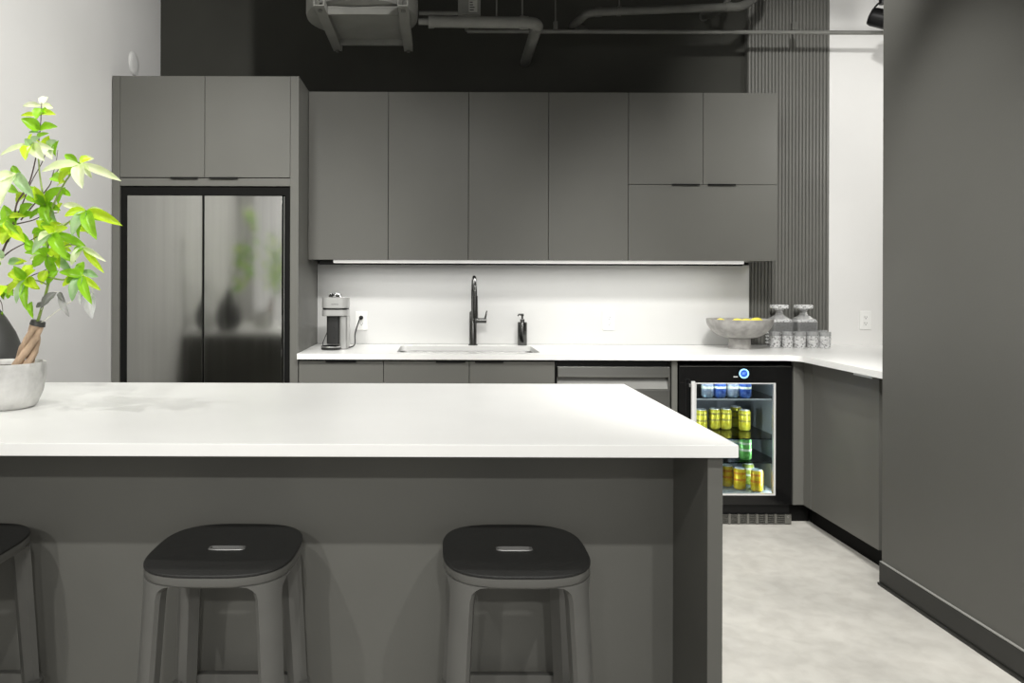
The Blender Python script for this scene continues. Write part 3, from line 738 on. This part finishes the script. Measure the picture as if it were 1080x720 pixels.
# ------------------------------------------------------------------ stools
def sring(h, z, y=0.0, e=.62, n=56, pw_=3.1):
    out = []
    for i in range(n):
        a = 2 * math.pi * (i + .5) / n; c, s = math.cos(a), math.sin(a)
        r = 1.0 / ((abs(c) ** pw_ + abs(s) ** pw_) ** (1 / pw_))
        out.append(Vector((h * r * c, h * 1.03 * r * s + y, z)))
    return out
SZ = .65; PW = 3.1
def stool(label, x):
    t = thing('bar_stool', label, 'stool', (0, 0, 0), 'backless bar stools at the island')
    n = 56
    def slot(hx, hy, z):
        # slot loop sampled at the same angles as the outer loop
        out = []
        for i in range(n):
            a = 2 * math.pi * (i + .5) / n; c, s = math.cos(a), math.sin(a)
            q = 5.0
            r = 1.0 / (((abs(c) / hx) ** q + (abs(s) / hy) ** q) ** (1 / q))
            out.append(Vector((r * c, r * s, z)))
        return out
    m = M()
    h = .173
    rs = [slot(.041, .0105, SZ - .014), sring(h * .9, SZ - .0145), sring(h * .97, SZ - .008), sring(h, SZ - .0065), sring(h, SZ - .003), sring(h - .0015, SZ - .0008), sring(h - .006, SZ), sring(h * .6, SZ - .0035), slot(.041, .0105, SZ - .0035), slot(.041, .0105, SZ - .014)]
    m.loft(rs, False, False)
    s_ = m.build('seat', SEATM, t, True, 30)
    M().loft([slot(.0445, .014, SZ - .0034), slot(.0435, .013, SZ - .0012), slot(.0395, .0095, SZ - .0012), slot(.0385, .0085, SZ - .012)], False, False).build('grip_slot_rim', ALUD, s_, True)
    # apron: a shallow ring right under the seat, same outline
    M().loft([sring(.155, SZ - .031), sring(.168, SZ - .030), sring(.1722, SZ - .024), sring(.1725, SZ - .0075), sring(.12, SZ - .0145), sring(.12, SZ - .025), sring(.155, SZ - .031)], False, False).build('apron', STOOLM, t, True, 50)
    # legs: outer face follows the seat corner, inner faces chamfered, splayed outward, flaring into the apron
    def se(h, deg):
        a = R(deg); c, s2 = math.cos(a), math.sin(a); r = h / ((abs(c) ** PW + abs(s2) ** PW) ** (1 / PW)); return r * c, r * s2
    for qx in (-1, 1):
        for qy in (-1, 1):
            rs = []
            for z, h_, dl, th_ in ((.0, .205, 6.6, .027), (.02, .204, 6.7, .027), (.3, .190, 7.6, .030), (.50, .1785, 8.4, .032), (.585, .1738, 9.0, .033), (.603, .1731, 10.2, .034), (.613, .1728, 13, .036), (.619, .1726, 16, .034), (.622, .1725, 21, .03)):
                outer_ = [se(h_, 45 - dl + 2 * dl * k / 10) for k in range(11)]
                mid = [(x_ - .010, y_ - .004) for x_, y_ in outer_[:1]]
                a1 = se(h_ - .011, 45 + dl * 1.04); a0 = se(h_ - .011, 45 - dl * 1.04)
                b1 = se(h_ - th_, 45 + dl * .62); b0 = se(h_ - th_, 45 - dl * .62)
                rs.append([Vector((qx * x_, qy * y_ * 1.03, z)) for x_, y_ in outer_ + [a1, b1, b0, a0]])
            M().loft(rs).build('leg', STOOLM, t, True, 18)
    # foot rail ring
    zf = .245; hf = .166
    lp = sring(hf, zf, n=32, pw_=9)
    m = M(); rs = []
    for dx, dz in ((0.010, -.014), (.012, .010), (.006, .014), (-.012, .014), (-.014, -.014), (.010, -.014)):
        rs.append(sring(hf + dx, zf + dz, n=40, pw_=9))
    m.loft(rs, False, False)
    m.build('foot_rail', STOOLM, t, True, 40)
    return t
ALUD = mat('slot_rim_highlight', (0.2, 0.2, 0.195), 0.4, 0.5, var=0.1, scale=30)  # lighter grey paints the edge highlight onto the slot's metal rim
s0 = stool('black-topped backless stool in front of the island, nearest the camera centre left', 0)
s0.location = (-.508, 1.806, 0); s0['label'] = 'charcoal backless bar stool in the middle of the three at the island'
s1 = copy_tree(s0); s1.location = (.186, 1.806, 0); s1['label'] = 'charcoal backless bar stool closest to the island end panel'
s2 = copy_tree(s0); s2.location = (-1.203, 1.806, 0); s2['label'] = 'charcoal backless bar stool cut off by the left edge of the photo'

# ------------------------------------------------------------------ plants
def leaf(m, b, tip, w, idx, droop=.12, face=None):
    b, tip = Vector(b), Vector(tip); ax = tip - b; L = ax.length; axn = ax.normalized()
    view = Vector((0, -1, .35)) if face is None else face
    side = axn.cross(view).normalized()
    up = side.cross(axn).normalized()
    nseg = 9; rows = []
    for i in range(nseg + 1):
        u = i / nseg
        hwid = w * .45 * (math.sin(math.pi * min(1, u ** .85)) ** .8) + (.0006 if 0 < u < 1 else .0003)
        c = b + ax * u + up * (math.sin(math.pi * u) * L * droop) 
        wave = .04 * w * math.sin(i * 2.1)
        rows.append([c - side * hwid + up * (hwid * .55 + wave), c - side * hwid * .5 + up * hwid * .08, c - up * hwid * .12, c + side * hwid * .5 + up * hwid * .08, c + side * hwid + up * (hwid * .55 - wave)])
    m.mi_(idx); vs = [p for r in rows for p in r]; fs = []
    for i in range(nseg):
        for j in range(4): fs.append([i * 5 + j, i * 5 + j + 1, i * 5 + j + 6, i * 5 + j + 5])
    m.add(vs, fs)

# potted money tree
pd = 2.235; pxc = PX(4, pd); S = pd / F
t = thing('potted_tree', 'leafy braided-trunk tree in a round concrete pot on the island', 'plant', (pxc, pd, CT))
pb = 32 * S; prm = 40.5 * S; ph_ = PZ(382, pd, 4) - CT
prof = [(pb * .88, .0006), (pb, .008), (prm * .93, ph_ * .35), (prm * 1.0, ph_ * .72), (prm * 1.005, ph_ * .92), (prm, ph_), (prm - .010, ph_ + .001), (prm - .014, ph_ - .01), (prm - .016, ph_ * .6), (.02, ph_ * .55)]
M().lathe(prof, (pxc, pd, CT), 48).build('pot', CONC, t, True, 60)
M().lathe([(prm - .0165, ph_ - .02), (.06, ph_ - .012), (.002, ph_ - .01)], (pxc, pd, CT), 32, 'Z', True, True).build('soil', SOIL, t, True)
def Q(x, y, dd_=0): return P(x, y, pd + dd_)
tr = M()
for k in range(4):
    pts = []
    for i in range(13):
        u = i / 12; a = u * 3.0 + k * 1.571 + .5
        c = Q(22 + 17.5 * u, 392 - 51 * u) ; rad = .017 * (1.35 - .75 * u)
        pts.append(c + Vector((math.cos(a) * rad, math.sin(a) * rad, 0)))
    tr.tube(pts, [(.0125 - .0035 * i / 12) * (1 + .1 * math.sin(i * 2.3 + k)) for i in range(13)], 10)
tr.build('trunk', BARK, t, True, 70)
M().tube([Q(39.3, 343), Q(40.6, 338.5)], [.022, .020], 14).build('cut_collar', VASEM, t, True)
st = M()
def stem(pts, r0, r1, m=st):
    s3 = spline([Q(*p) for p in pts], 5); n_ = len(s3); m.tube(s3, [r0 + (r1 - r0) * i / (n_ - 1) for i in range(n_)], 7)
stem([(39, 341), (43, 328), (50, 303, .0), (52, 288, .01), (50.5, 265, 0), (48, 240, -.01), (47, 215, .0)], .0048, .0028)
stem([(48, 240, -.01), (58, 212, -.02), (70, 190, -.03), (84, 173, -.05)], .0035, .002)
stem([(50, 255), (70, 236, -.03), (91, 222, -.06)], .003, .0018)
stem([(50, 262), (53, 252, -.04), (56, 246, -.07)], .003, .0018)
stem([(51, 285), (58, 268, .03), (72, 258, .04), (88, 261, .02)], .0028, .0015)
stem([(51, 292), (66, 295, -.03), (76, 291, -.05), (86, 291, -.06)], .0028, .0015)
stem([(50, 300), (40, 296, -.05), (28, 294, -.07)], .0025, .0015)
stem([(47, 216), (32, 200, -.02), (17, 183, -.05)], .003, .0016)
stem([(47, 216), (42, 185), (40, 165), (33, 153, -.02)], .003, .0015)
st.build('stem', STEMG, t, True)
M().tube(spline([Q(40, 343), Q(52, 334, -.01), Q(66, 324, -.02), Q(76, 317, -.03)], 5), .0018, 6).build('twig', PALETWIG, t, True)
lf = M()
def LFQ(bx_, by_, tx_, ty_, wpx, idx, d0=0.0, d1=None, droop=.1):
    d1 = d0 + random.uniform(-.05, .03) if d1 is None else d1
    leaf(lf, Q(bx_, by_, d0), Q(tx_, ty_, d1), wpx * S, idx, droop)
# (base, tip, width in px, colour)
for a in [
    (84, 173, 128, 191, 10, 2, -.05, -.02), (84, 173, 87, 199, 15, 2, -.05, -.10), (84, 173, 44, 181, 11, 2, -.05, -.10), (84, 173, 62, 193, 13, 1, -.05, -.02),
    (86, 171, 97, 188, 7, 2, -.05), (84, 172, 96, 167, 10, 1, -.05), (82, 172, 68, 163, 9, 0, -.05), (86, 172, 74, 186, 10, 0, -.05, .02),
    (91, 222, 129, 238, 12, 1, -.06, -.08), (91, 222, 102, 253, 15, 0, -.06, -.12), (91, 222, 76, 249, 13, 5, -.06, -.10), (91, 222, 68, 228, 10, 1, -.06), (91, 222, 66, 216, 8, 2, -.06),
    (91, 222, 112, 226, 8, 2, -.06, 0.0), (91, 222, 84, 252, 9, 0, -.06, 0.0),
    (56, 246, 71, 273, 15, 0, -.07, -.12), (56, 246, 34, 268, 12, 5, -.07, -.12), (56, 246, 91, 260, 10, 0, -.07, -.03), (56, 246, 44, 238, 9, 1, -.07), (56, 246, 72, 240, 9, 1, -.07), (56, 246, 40, 254, 10, 2, -.07, -.13),
    (88, 261, 110, 288, 8, 1, .02), (88, 261, 112, 276, 6, 2, .02), (88, 261, 75, 280, 10, 2, .02), (88, 261, 77, 268, 8, 0, .02),
    (86, 291, 76, 318, 13, 5, -.06, -.10), (86, 291, 97, 321, 11, 0, -.06, -.12), (86, 291, 106, 306, 7, 1, -.06), (86, 291, 62, 287, 10, 0, -.06), (86, 291, 70, 298, 10, 0, -.06), (86, 291, 87, 276, 11, 0, -.06, -.02), (85, 290, 66, 302, 9, 1, -.06),
    (28, 294, 17, 320, 9, 5, -.07, -.1), (28, 294, 28, 327, 10, 0, -.07, -.1), (28, 294, 40, 304, 12, 1, -.07), (28, 294, 10, 288, 11, 1, -.07), (33, 318, 35, 336, 7, 0, -.03), (28, 294, 38, 285, 10, 1, -.07), (28, 294, 14, 280, 10, 0, -.07),
    (17, 183, 0, 218, 15, 2, -.05, -.12), (17, 183, 36, 209, 13, 5, -.05, -.10), (17, 183, -12, 196, 13, 2, -.05, -.1),
    (33, 153, 0, 164, 7, 2, -.02, -.06), (33, 153, 27, 169, 13, 1, -.02, -.08), (33, 153, 57, 158, 7, 2, -.02), (33, 152, 47, 170, 14, 2, -.02, -.06), (33, 153, 26, 146, 8, 5, -.02),
    (48, 216, 33, 205, 11, 0), (48, 216, 66, 197, 13, 0), (48, 216, 52, 236, 13, 0, 0, -.06), (48, 216, 64, 222, 9, 0), (47, 215, 36, 196, 12, 1),
    (50, 270, 60, 290, 11, 0, .0), (50, 270, 35, 281, 12, 0), (50, 268, 40, 262, 11, 0), (50, 265, 66, 268, 10, 1), (50, 285, 44, 300, 12, 1), (50, 280, 60, 272, 10, 0),
    (50, 300, 62, 285, 9, 0), (48, 240, 38, 232, 10, 1), (49, 250, 40, 244, 11, 0), (49, 245, 62, 238, 9, 1)]:
    LFQ(*a)
rnd = random.Random(3)
for (hx, hy, d0, n_) in ((84, 173, -.04, 3), (91, 222, -.05, 4), (56, 246, -.06, 4), (50, 270, 0, 5), (86, 291, -.05, 3), (28, 294, -.06, 4), (47, 215, 0, 5), (33, 153, -.02, 3), (17, 183, -.05, 3), (48, 240, 0, 5), (70, 236, -.03, 3), (60, 268, .03, 3), (66, 195, -.02, 3), (5, 230, -.03, 4), (8, 275, -.03, 4), (72, 262, .04, 3)):
    for _ in range(n_):
        a = rnd.uniform(0, 6.28); L = rnd.uniform(12, 24)
        bx_, by_ = hx + rnd.uniform(-5, 5), hy + rnd.uniform(-5, 5)
        LFQ(bx_, by_, bx_ + L * math.cos(a), by_ + L * .8 * math.sin(a) + 5, rnd.uniform(6, 10), rnd.choice((0, 0, 1, 1, 2, 5)), d0 + rnd.uniform(0, .09))
lf.build('foliage', LF, t, True, 80)
lf = M()
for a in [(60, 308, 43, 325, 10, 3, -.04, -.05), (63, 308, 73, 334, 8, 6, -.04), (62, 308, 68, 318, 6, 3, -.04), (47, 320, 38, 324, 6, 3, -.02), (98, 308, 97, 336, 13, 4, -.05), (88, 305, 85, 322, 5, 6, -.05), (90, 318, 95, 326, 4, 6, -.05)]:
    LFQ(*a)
gm = lf
for pts, r0, r1 in (([(52, 309), (56, 308, -.02), (62, 307.5, -.04)], .0014, .001), ([(86, 291, -.06), (95, 298, -.055), (98, 309, -.05)], .0014, .001),
                    ([(86, 291, -.06), (88, 298, -.055), (88, 306, -.05), (90, 319, -.05)], .0012, .0009), ([(43, 328), (45, 323, -.01), (47, 320, -.02)], .0014, .001)):
    st2 = M(); stem(pts, r0, r1, st2); st2.build('leaf_stalk', PALETWIG, t, True)
o = gm.build('grey_leaves', LF, t, True, 80); o['label'] = 'grey leaves low on the tree'  # leaves coloured grey and silver instead of green

# black vase with leafy twigs
vd = 2.58; vx = PX(-17, vd); VS = vd / F
t = thing('branch_vase', 'black bulbous vase of leafy dark twigs behind the concrete pot', 'vase', (vx, vd, CT))
prof = [(.07, .0006), (.085, .006), (.118, .05), (.128, .09), (.120, .14), (.098, .20), (.070, .25), (.042, .29), (.030, .315), (.032, .33), (.027, .33), (.025, .31), (.03, .29)]
M().lathe(prof, (vx, vd, CT), 40, 'Z', True, False).build('vase_body', VASEM, t, True, 60)
def V(x, y, dd_=0): return P(x, y, vd + dd_)
tw = M()
def twig(pts, r0, r1):
    s3 = spline([V(*p) for p in pts], 5); n_ = len(s3); tw.tube(s3, [r0 + (r1 - r0) * i / (n_ - 1) for i in range(n_)], 6)
vn = (-17, 318)
twig([vn, (-10, 296), (0, 272), (7, 255), (14, 236), (18, 214), (30, 195), (37, 170), (42, 140), (44, 108)], .0055, .0015)
twig([(14, 236), (24, 214), (33, 192), (45, 170), (51, 152)], .003, .001)
twig([(0, 274), (12, 264), (31, 254), (44, 247)], .0028, .001)
twig([vn, (-14, 262), (-4, 241), (18, 236), (35, 232), (48, 226), (62, 224)], .0035, .0012)
twig([(22, 232), (38, 213), (52, 196), (56, 186), (66, 174)], .0026, .001)
twig([vn, (-8, 308), (8, 301), (20, 293), (34, 279), (46, 268)], .0034, .0012)
twig([(2, 303), (20, 297), (35, 290), (52, 282), (60, 270)], .0024, .001)
twig([vn, (-15, 280), (-8, 240), (5, 205), (14, 186)], .0034, .0012)
twig([vn, (-6, 312), (1, 318), (3, 328)], .002, .001)
twig([(55, 186), (59, 172), (61, 158)], .0016, .0008)
tw.build('twig', TWIG, t, True)
lf = M()
def LV(bx_, by_, tx_, ty_, wpx, idx, d0=0.0):
    leaf(lf, V(bx_, by_, d0), V(tx_, ty_, d0 + random.uniform(-.05, .04)), wpx * VS, idx, .08)
for a in [
    (44, 111, 50, 102, 10, 2), (44, 112, 24, 112, 7, 2), (44, 112, 56, 114, 8, 2), (44, 114, 38, 126, 12, 0), (44, 116, 52, 119, 7, 0), (44, 120, 59, 121, 8, 1), (43, 122, 22, 122, 6, 1),
    (42, 137, 22, 125, 14, 0), (42, 137, 61, 134, 11, 0), (42, 140, 30, 140, 5, 5), (41, 150, 33, 146, 9, 1), (51, 158, 52, 143, 13, 1), (51, 160, 60, 148, 12, 5),
    (59, 165, 62, 148, 9, 0), (55, 186, 68, 192, 12, 0), (51, 152, 55, 168, 14, 2), (14, 236, 4, 216, 15, 0), (14, 236, -6, 240, 12, 0), (14, 236, 22, 222, 14, 0), (18, 232, 8, 256, 14, 0), (14, 240, 26, 255, 15, 1),
    (14, 240, 2, 258, 16, 1), (22, 226, 35, 215, 12, 0), (22, 228, 40, 226, 8, 0), (30, 205, 46, 215, 14, 0), (30, 205, 42, 201, 13, 0), (28, 206, 17, 214, 13, 1),
    (48, 226, 50, 240, 13, 0), (48, 226, 60, 236, 11, 0), (62, 224, 66, 214, 8, 1), (31, 254, 36, 270, 11, 0), (20, 245, 34, 260, 8, 0), (44, 247, 50, 262, 10, 0), (44, 247, 36, 254, 9, 1),
    (8, 301, 14, 312, 11, 0), (8, 301, 0, 312, 11, 1), (20, 294, 12, 285, 12, 1), (20, 294, 30, 304, 12, 1), (34, 279, 28, 292, 13, 1), (34, 279, 46, 276, 12, 0), (46, 268, 54, 276, 12, 0), (46, 268, 40, 280, 10, 0), (8, 302, 4, 316, 12, 0),
    (8, 315, 14, 305, 9, 0), (3, 328, 3, 336, 3, 0), (0, 276, -8, 290, 12, 0), (5, 205, -6, 214, 12, 1), (8, 198, 20, 204, 10, 0), (0, 246, 8, 238, 9, 1)]:
    LV(*a)
lf.build('leaves', LF, t, True, 80)

# ------------------------------------------------------------------ overhead services
# tank on a hung trapeze tray
kxc = -.412; kyd = 4.03; tz = 2.70
t = thing('hanging_tank', 'grey round tank on a strut tray hung above the wall cabinets', 'tank', (kxc, kyd, tz))
M().lathe([(.20, .0), (.27, .004), (.296, .014), (.30, .03), (.30, .60), (.285, .625), (.1, .64)], (kxc, kyd, tz), 48).build('tank_shell', TANKM, t, True, 50)
for x in (-.592, -.178):
    s_ = M().box(x - .026, x - .021, 3.68, 4.40, tz - .044, tz - .002).box(x + .021, x + .026, 3.68, 4.40, tz - .044, tz - .002).box(x - .021, x + .021, 3.68, 4.40, tz - .044, tz - .038).build('strut', TANKM, t)
    for y in (3.73, 4.375):
        M().cyl((x, y, tz - .055), (x, y, CEIL - .001), .005, n=8).build('threaded_rod', PIPED, s_)
        M().lathe([(.011, 0), (.011, .01)], (x, y, tz - .056), 6).build('nut', PIPED, s_)
M().box(-.565, -.205, 3.80, 4.30, tz - .010, tz - .001).build('tray', TANKM, t)
M().box(-.565, -.205, 3.80, 3.82, tz - .042, tz - .011).box(-.565, -.205, 4.28, 4.30, tz - .042, tz - .011).build('cross_bar', PIPE, t)

# drain pipe from the tank, elbow, stub into the wall
ZP = PZ(24, 4.02, 560); py_ = 4.02
t = thing('drain_pipe', 'grey pipe with an elbow running right from the hung tank', 'pipe', (.55, py_, ZP))
xe = .536
pts = [Vector((PX(452, py_), py_, ZP + .004)), Vector((xe - .06, py_, ZP))]
for k in range(1, 9):
    a = R(90 * k / 8); pts.append(Vector((xe - .06 + .06 * math.sin(a), py_ + .06 - .06 * math.cos(a), ZP)))
pts += [Vector((xe + .006, 4.4, ZP)), Vector((xe + .012, BW - .001, ZP))]
M().tube(pts, .031, 18).build('pipe_run', PIPE, t, True)
M().cyl((xe - .09, py_, ZP), (xe - .055, py_, ZP), .0345, n=18).build('elbow_collar', PIPE, t, True)
M().cyl((xe, py_ + .055, ZP), (xe, py_ + .085, ZP), .0345, n=18).build('elbow_collar', PIPE, t, True)
M().cyl((PX(451, py_), py_, ZP + .004), (PX(457, py_), py_, ZP + .004), .035, n=18).build('end_collar', PIPE, t, True)
M().cyl((kxc + .303, py_, ZP + .004), (PX(451, py_), py_, ZP + .004), .017, n=14).build('inlet_stub', PIPE, t, True)
for x in (523, 550):
    M().cyl((PX(x, py_), py_, ZP + .03), (PX(x, py_), py_, CEIL - .001), .005, n=8).build('hanger_rod', PIPED, t)
M().lathe([(.036, -.012), (.036, .012)], (PX(550, py_), py_, ZP), 18, 'X').build('clamp', PIPE, t, True)
# junction box with label and thin conduit to the tank
t = thing('junction_box', 'grey junction box with a pale sticker above the drain pipe', 'junction box', (PX(494, 4.12), 4.12, 2.83))
jx0, jx1 = PX(483, 4.08), PX(506, 4.08); jz = PZ(15, 4.08, 494)
M().box(jx0, jx1, 4.08, 4.20, jz, jz + .16, .003).build('box', PIPE, t)
M().box(jx0 + .055, jx1 - .018, 4.0775, 4.0795, jz + .012, jz + .13).build('sticker', STICK, t)
m = M()
for i in range(7): m.box(jx0 + .06, jx0 + .06 + random.uniform(.012, .03), 4.0765, 4.0774, jz + .02 + i * .014, jz + .025 + i * .014)
m.build('print', INK, t)
M().box(jx0 - .004, jx0 + .02, 4.076, 4.0795, jz - .004, jz + .16, .001).build('bracket', PIPE, t)
M().cyl((kxc + .303, 4.1, jz + .012), (jx0 - .0045, 4.1, jz + .012), .011, n=12).build('conduit', PIPE, t, True)

# long thin conduit
cz = PZ(34.2, 4.5, 800)
t = thing('conduit', 'long thin horizontal conduit crossing the black wall and white wall', 'conduit', (1.5, 4.5, cz))
M().cyl((PX(492, 4.5), 4.5, cz + .002), (RX1 - .001, 4.5, cz), .0125, n=12).build('conduit_run', PIPE, t, True)
M().tube([(PX(492, 4.5), 4.5, cz + .002), (PX(491, 4.5), 4.5, cz + .02), (PX(491, 4.5), 4.5, cz + .06)], .0125, 10).build('conduit_bend', PIPE, t, True)
for x in (585, 836):
    M().cyl((PX(x, 4.5), 4.5, cz + .010), (PX(x, 4.5), 4.5, CEIL - .001), .005, n=8).build('hanger_rod', PIPED, t)
    M().box(PX(x, 4.5) - .012, PX(x, 4.5) + .012, 4.486, 4.514, cz + .012, cz + .06, .003).build('clamp', PIPED, t)

# second grey pipe
qd = 4.3
t = thing('vent_pipe', 'dark grey sloping pipe above the thin conduit at upper right', 'pipe', P(700, 10, qd))
p1, p2 = P(634, 12.5, qd), P(768, 7.5, qd)
pts = spline([Vector((P(616, 31, BW).x, BW - .001, P(616, 31, BW).z)), Vector((P(612, 26, qd).x, qd + .25, p1.z)), P(613, 20, qd + .08), P(620, 14.5, qd + .01), p1], 6)[:-1] + [p1, p2]
M().tube(pts, .023, 16).build('pipe_run', PIPED, t, True)
pts = spline([p2, P(780, 7, qd), P(791, 1.5, qd + .03), P(799, -8, qd + .06), P(806, -24, qd + .09), P(806, -130, qd + .09)], 6)
M().tube(pts, .025, 16).build('elbow', PIPED, t, True)
M().cyl(P(628, 13, qd), P(635, 12.5, qd), .026, n=16).build('coupling', PIPED, t, True)
M().cyl(P(765, 7.6, qd), P(771, 7.4, qd), .027, n=16).build('coupling', PIPED, t, True)
c_ = P(653, 11.8, qd)
M().cyl((c_.x, qd, c_.z + .02), (c_.x, qd, CEIL - .001), .005, n=8).build('hanger_rod', PIPED, t)
M().lathe([(.027, -.012), (.027, .012)], (c_.x, qd, c_.z), 16, 'X').build('clamp', PIPED, t, True)
# crossing branch pipe behind it
t = thing('branch_pipe', 'short dark pipe slanting behind the sloping grey pipe', 'pipe', P(755, 10, 4.5))
pts = [P(742, 17.5, BW - .001), P(757, 13, 4.55), P(768, -2, 4.42), P(778, -60, 4.42), P(778, -130, 4.42)]
M().tube(spline(pts, 5), .018, 14).build('pipe_run', PIPED, t, True)
M().lathe([(.03, 0), (.03, .006)], P(742, 17.5, BW - .001), 18, 'Y').build('wall_flange', PIPED, t, True)

# spot lamp near the white wall
ld = 4.3; lc = P(931, 20, ld)
t = thing('spot_lamp', 'black spot lamp on a yoke hanging before the white wall', 'lamp', (lc.x, ld, lc.z))
axd = Vector((.45, -.25, -.22)).normalized()
prof = [(.02, -.075), (.045, -.07), (.052, -.05), (.055, .05), (.058, .06), (.052, .062)]
rt = axd.to_track_quat('Z', 'Y').to_matrix().to_4x4()
m = M().lathe(prof, (0, 0, 0), 28); m.v = [lc + rt @ v for v in m.v]
m.build('lamp_head', BLK, t, True)
m = M().lathe([(.05, .0625), (.002, .0628)], (0, 0, 0), 24); m.v = [lc + rt @ v for v in m.v]
m.build('lens', WPLAS, t, True)
ylz = lc.z + .10
M().tube(spline([lc + Vector((-.056, 0, 0)), lc + Vector((-.054, 0, .05)), lc + Vector((-.02, 0, .092)), lc + Vector((.02, 0, .092)), lc + Vector((.054, 0, .05)), lc + Vector((.056, 0, 0))], 5), .0055, 8).build('yoke', BLK, t, True)
M().cyl(lc + Vector((0, 0, .09)), Vector((lc.x, ld, CEIL - .001)), .009, n=12).build('stem', BLK, t, True)
M().lathe([(.02, 0), (.02, .03)], lc + Vector((0, 0, .085)), 14).build('swivel', BLK, t, True)

# round disc on the left wall above the tall cabinet
dc = Vector((LWX, 1.765 * F / 322, PZ(67, 1.765 * F / 322, 140)))
t = thing('wall_sensor', 'white round sensor disc on the left wall above the tall cabinet', 'sensor', dc)
M().lathe([(.066, .0005), (.066, .005), (.060, .009), (.03, .011), (.002, .0115)], dc, 36, 'X').build('cover', WPLAS, t, True)
M().lathe([(.069, .0003), (.069, .003)], dc, 36, 'X').build('mounting_ring', ALU, t, True)

# ------------------------------------------------------------------ lights
def spot(name, loc, tgt, w, ang, blend=.6, r=.04, col=(1, .985, .95)):
    l = bpy.data.lights.new(name, 'SPOT'); l.energy = w; l.spot_size = R(ang); l.spot_blend = blend; l.shadow_soft_size = r; l.color = col
    o = bpy.data.objects.new(name, l); COL.objects.link(o); o.location = loc
    o.rotation_euler = (Vector(tgt) - Vector(loc)).to_track_quat('-Z', 'Y').to_euler(); return o
def area(name, loc, rot, w, sx, sy, col=(1, .99, .96)):
    l = bpy.data.lights.new(name, 'AREA'); l.shape = 'RECTANGLE'; l.size = sx; l.size_y = sy; l.energy = w; l.color = col
    o = bpy.data.objects.new(name, l); COL.objects.link(o); o.location = loc; o.rotation_euler = rot; return o
# under-cabinet strip
area('strip_light', ((lx0 + lx1) / 2, 4.455, UB - .03), (0, 0, 0), 4.6, lx1 - lx0, .03)
# island track spots
for x in (-.55, .35, .95):
    spot('track_and_fill_spot', (x, 2.32, 3.1), (x, 2.32, 0), 25, 110, .8, .03)
spot('track_and_fill_spot', (-1.68, 1.85, 3.1), (-1.0, 2.3, .9), 52, 80, .8, .025)
# track in front of the island (hard overhang shadow on the island panel)
for x in (-1.3, -.1, 1.1):
    spot('track_and_fill_spot', (x, -.30, 3.05), (x, 2.6, .3), 112, 61, .9, .03)
# far track behind the viewer
for x in (-1.2, .3):
    spot('track_and_fill_spot', (x, -3.15, 3.0), (x, 2.0, .45), 230, 39, .9, .04)
# spots added above the island to shape the gradient on the wall cabinets
for x, xt, pw_ in ((-1.1, -1.15, 205), (.1, .1, 160), (.95, 1.55, 310)):
    spot('track_and_fill_spot', (x, 1.75, 3.2), (xt, 4.3, .95), pw_, 50, 1.0, .2)
# fill spots without fixtures, added to brighten the left wall and the recess
spot('added_wall_fill', (.7, 1.5, 3.3), (LWX, 3.4, 2.0), 340, 76, .9, .05)
spot('added_wall_fill', (2.62, 3.32, 2.3), (2.78, 4.69, 2.1), 36, 110, .9, .15)
spot('track_and_fill_spot', (1.25, 2.5, 3.3), (2.75, 4.69, 2.0), 165, 62, .9, .06)  # further added spot, lifts the recess wall
spot('track_and_fill_spot', (.35, .9, 3.0), (1.75, 2.9, .40), 260, 50, .9, .04)  # added spot, brightens the right wall and floor
spot('track_and_fill_spot', (1.35, 2.6, 3.1), (1.4, 2.9, 0), 150, 75, .8, .03)  # added spot, brightens the aisle floor
# cooler interior
pl_ = bpy.data.lights.new('cooler_light', 'AREA'); pl_.shape = 'RECTANGLE'; pl_.size = .4; pl_.size_y = .03; pl_.energy = 1.0; pl_.color = (.9, .96, 1)
po = bpy.data.objects.new('cooler_light', pl_); COL.objects.link(po); po.location = ((ix0 + ix1) / 2, iy0 + .012, iz1 - .016); po.rotation_euler = (R(35), 0, 0)
for sx_, ry_ in ((ix0 + .012, 90), (ix1 - .012, -90)):
    l = area('cooler_light', (sx_, iy0 + .03, .40), (0, R(-ry_), 0), 2.6, .5, .02, (.92, .97, 1))
    l.rotation_euler = (R(0), R(-ry_), R(25 if ry_ > 0 else -25))
w = bpy.data.worlds.new('world'); SC.world = w; w.use_nodes = True
bg = w.node_tree.nodes['Background']; bg.inputs['Color'].default_value = (1, .985, .95, 1); bg.inputs['Strength'].default_value = .85

SC.view_settings.view_transform = 'Standard'; SC.view_settings.look = 'None'; SC.view_settings.gamma = 1; SC.view_settings.use_curve_mapping = False
SC.view_settings.exposure = 0.0
SC.cycles.max_bounces = 10; SC.cycles.transmission_bounces = 8; SC.cycles.transparent_max_bounces = 12; SC.cycles.diffuse_bounces = 5
SC.cycles.use_denoising = True
SC.cycles.caustics_reflective = False; SC.cycles.caustics_refractive = False
SC.cycles.sample_clamp_indirect = 6
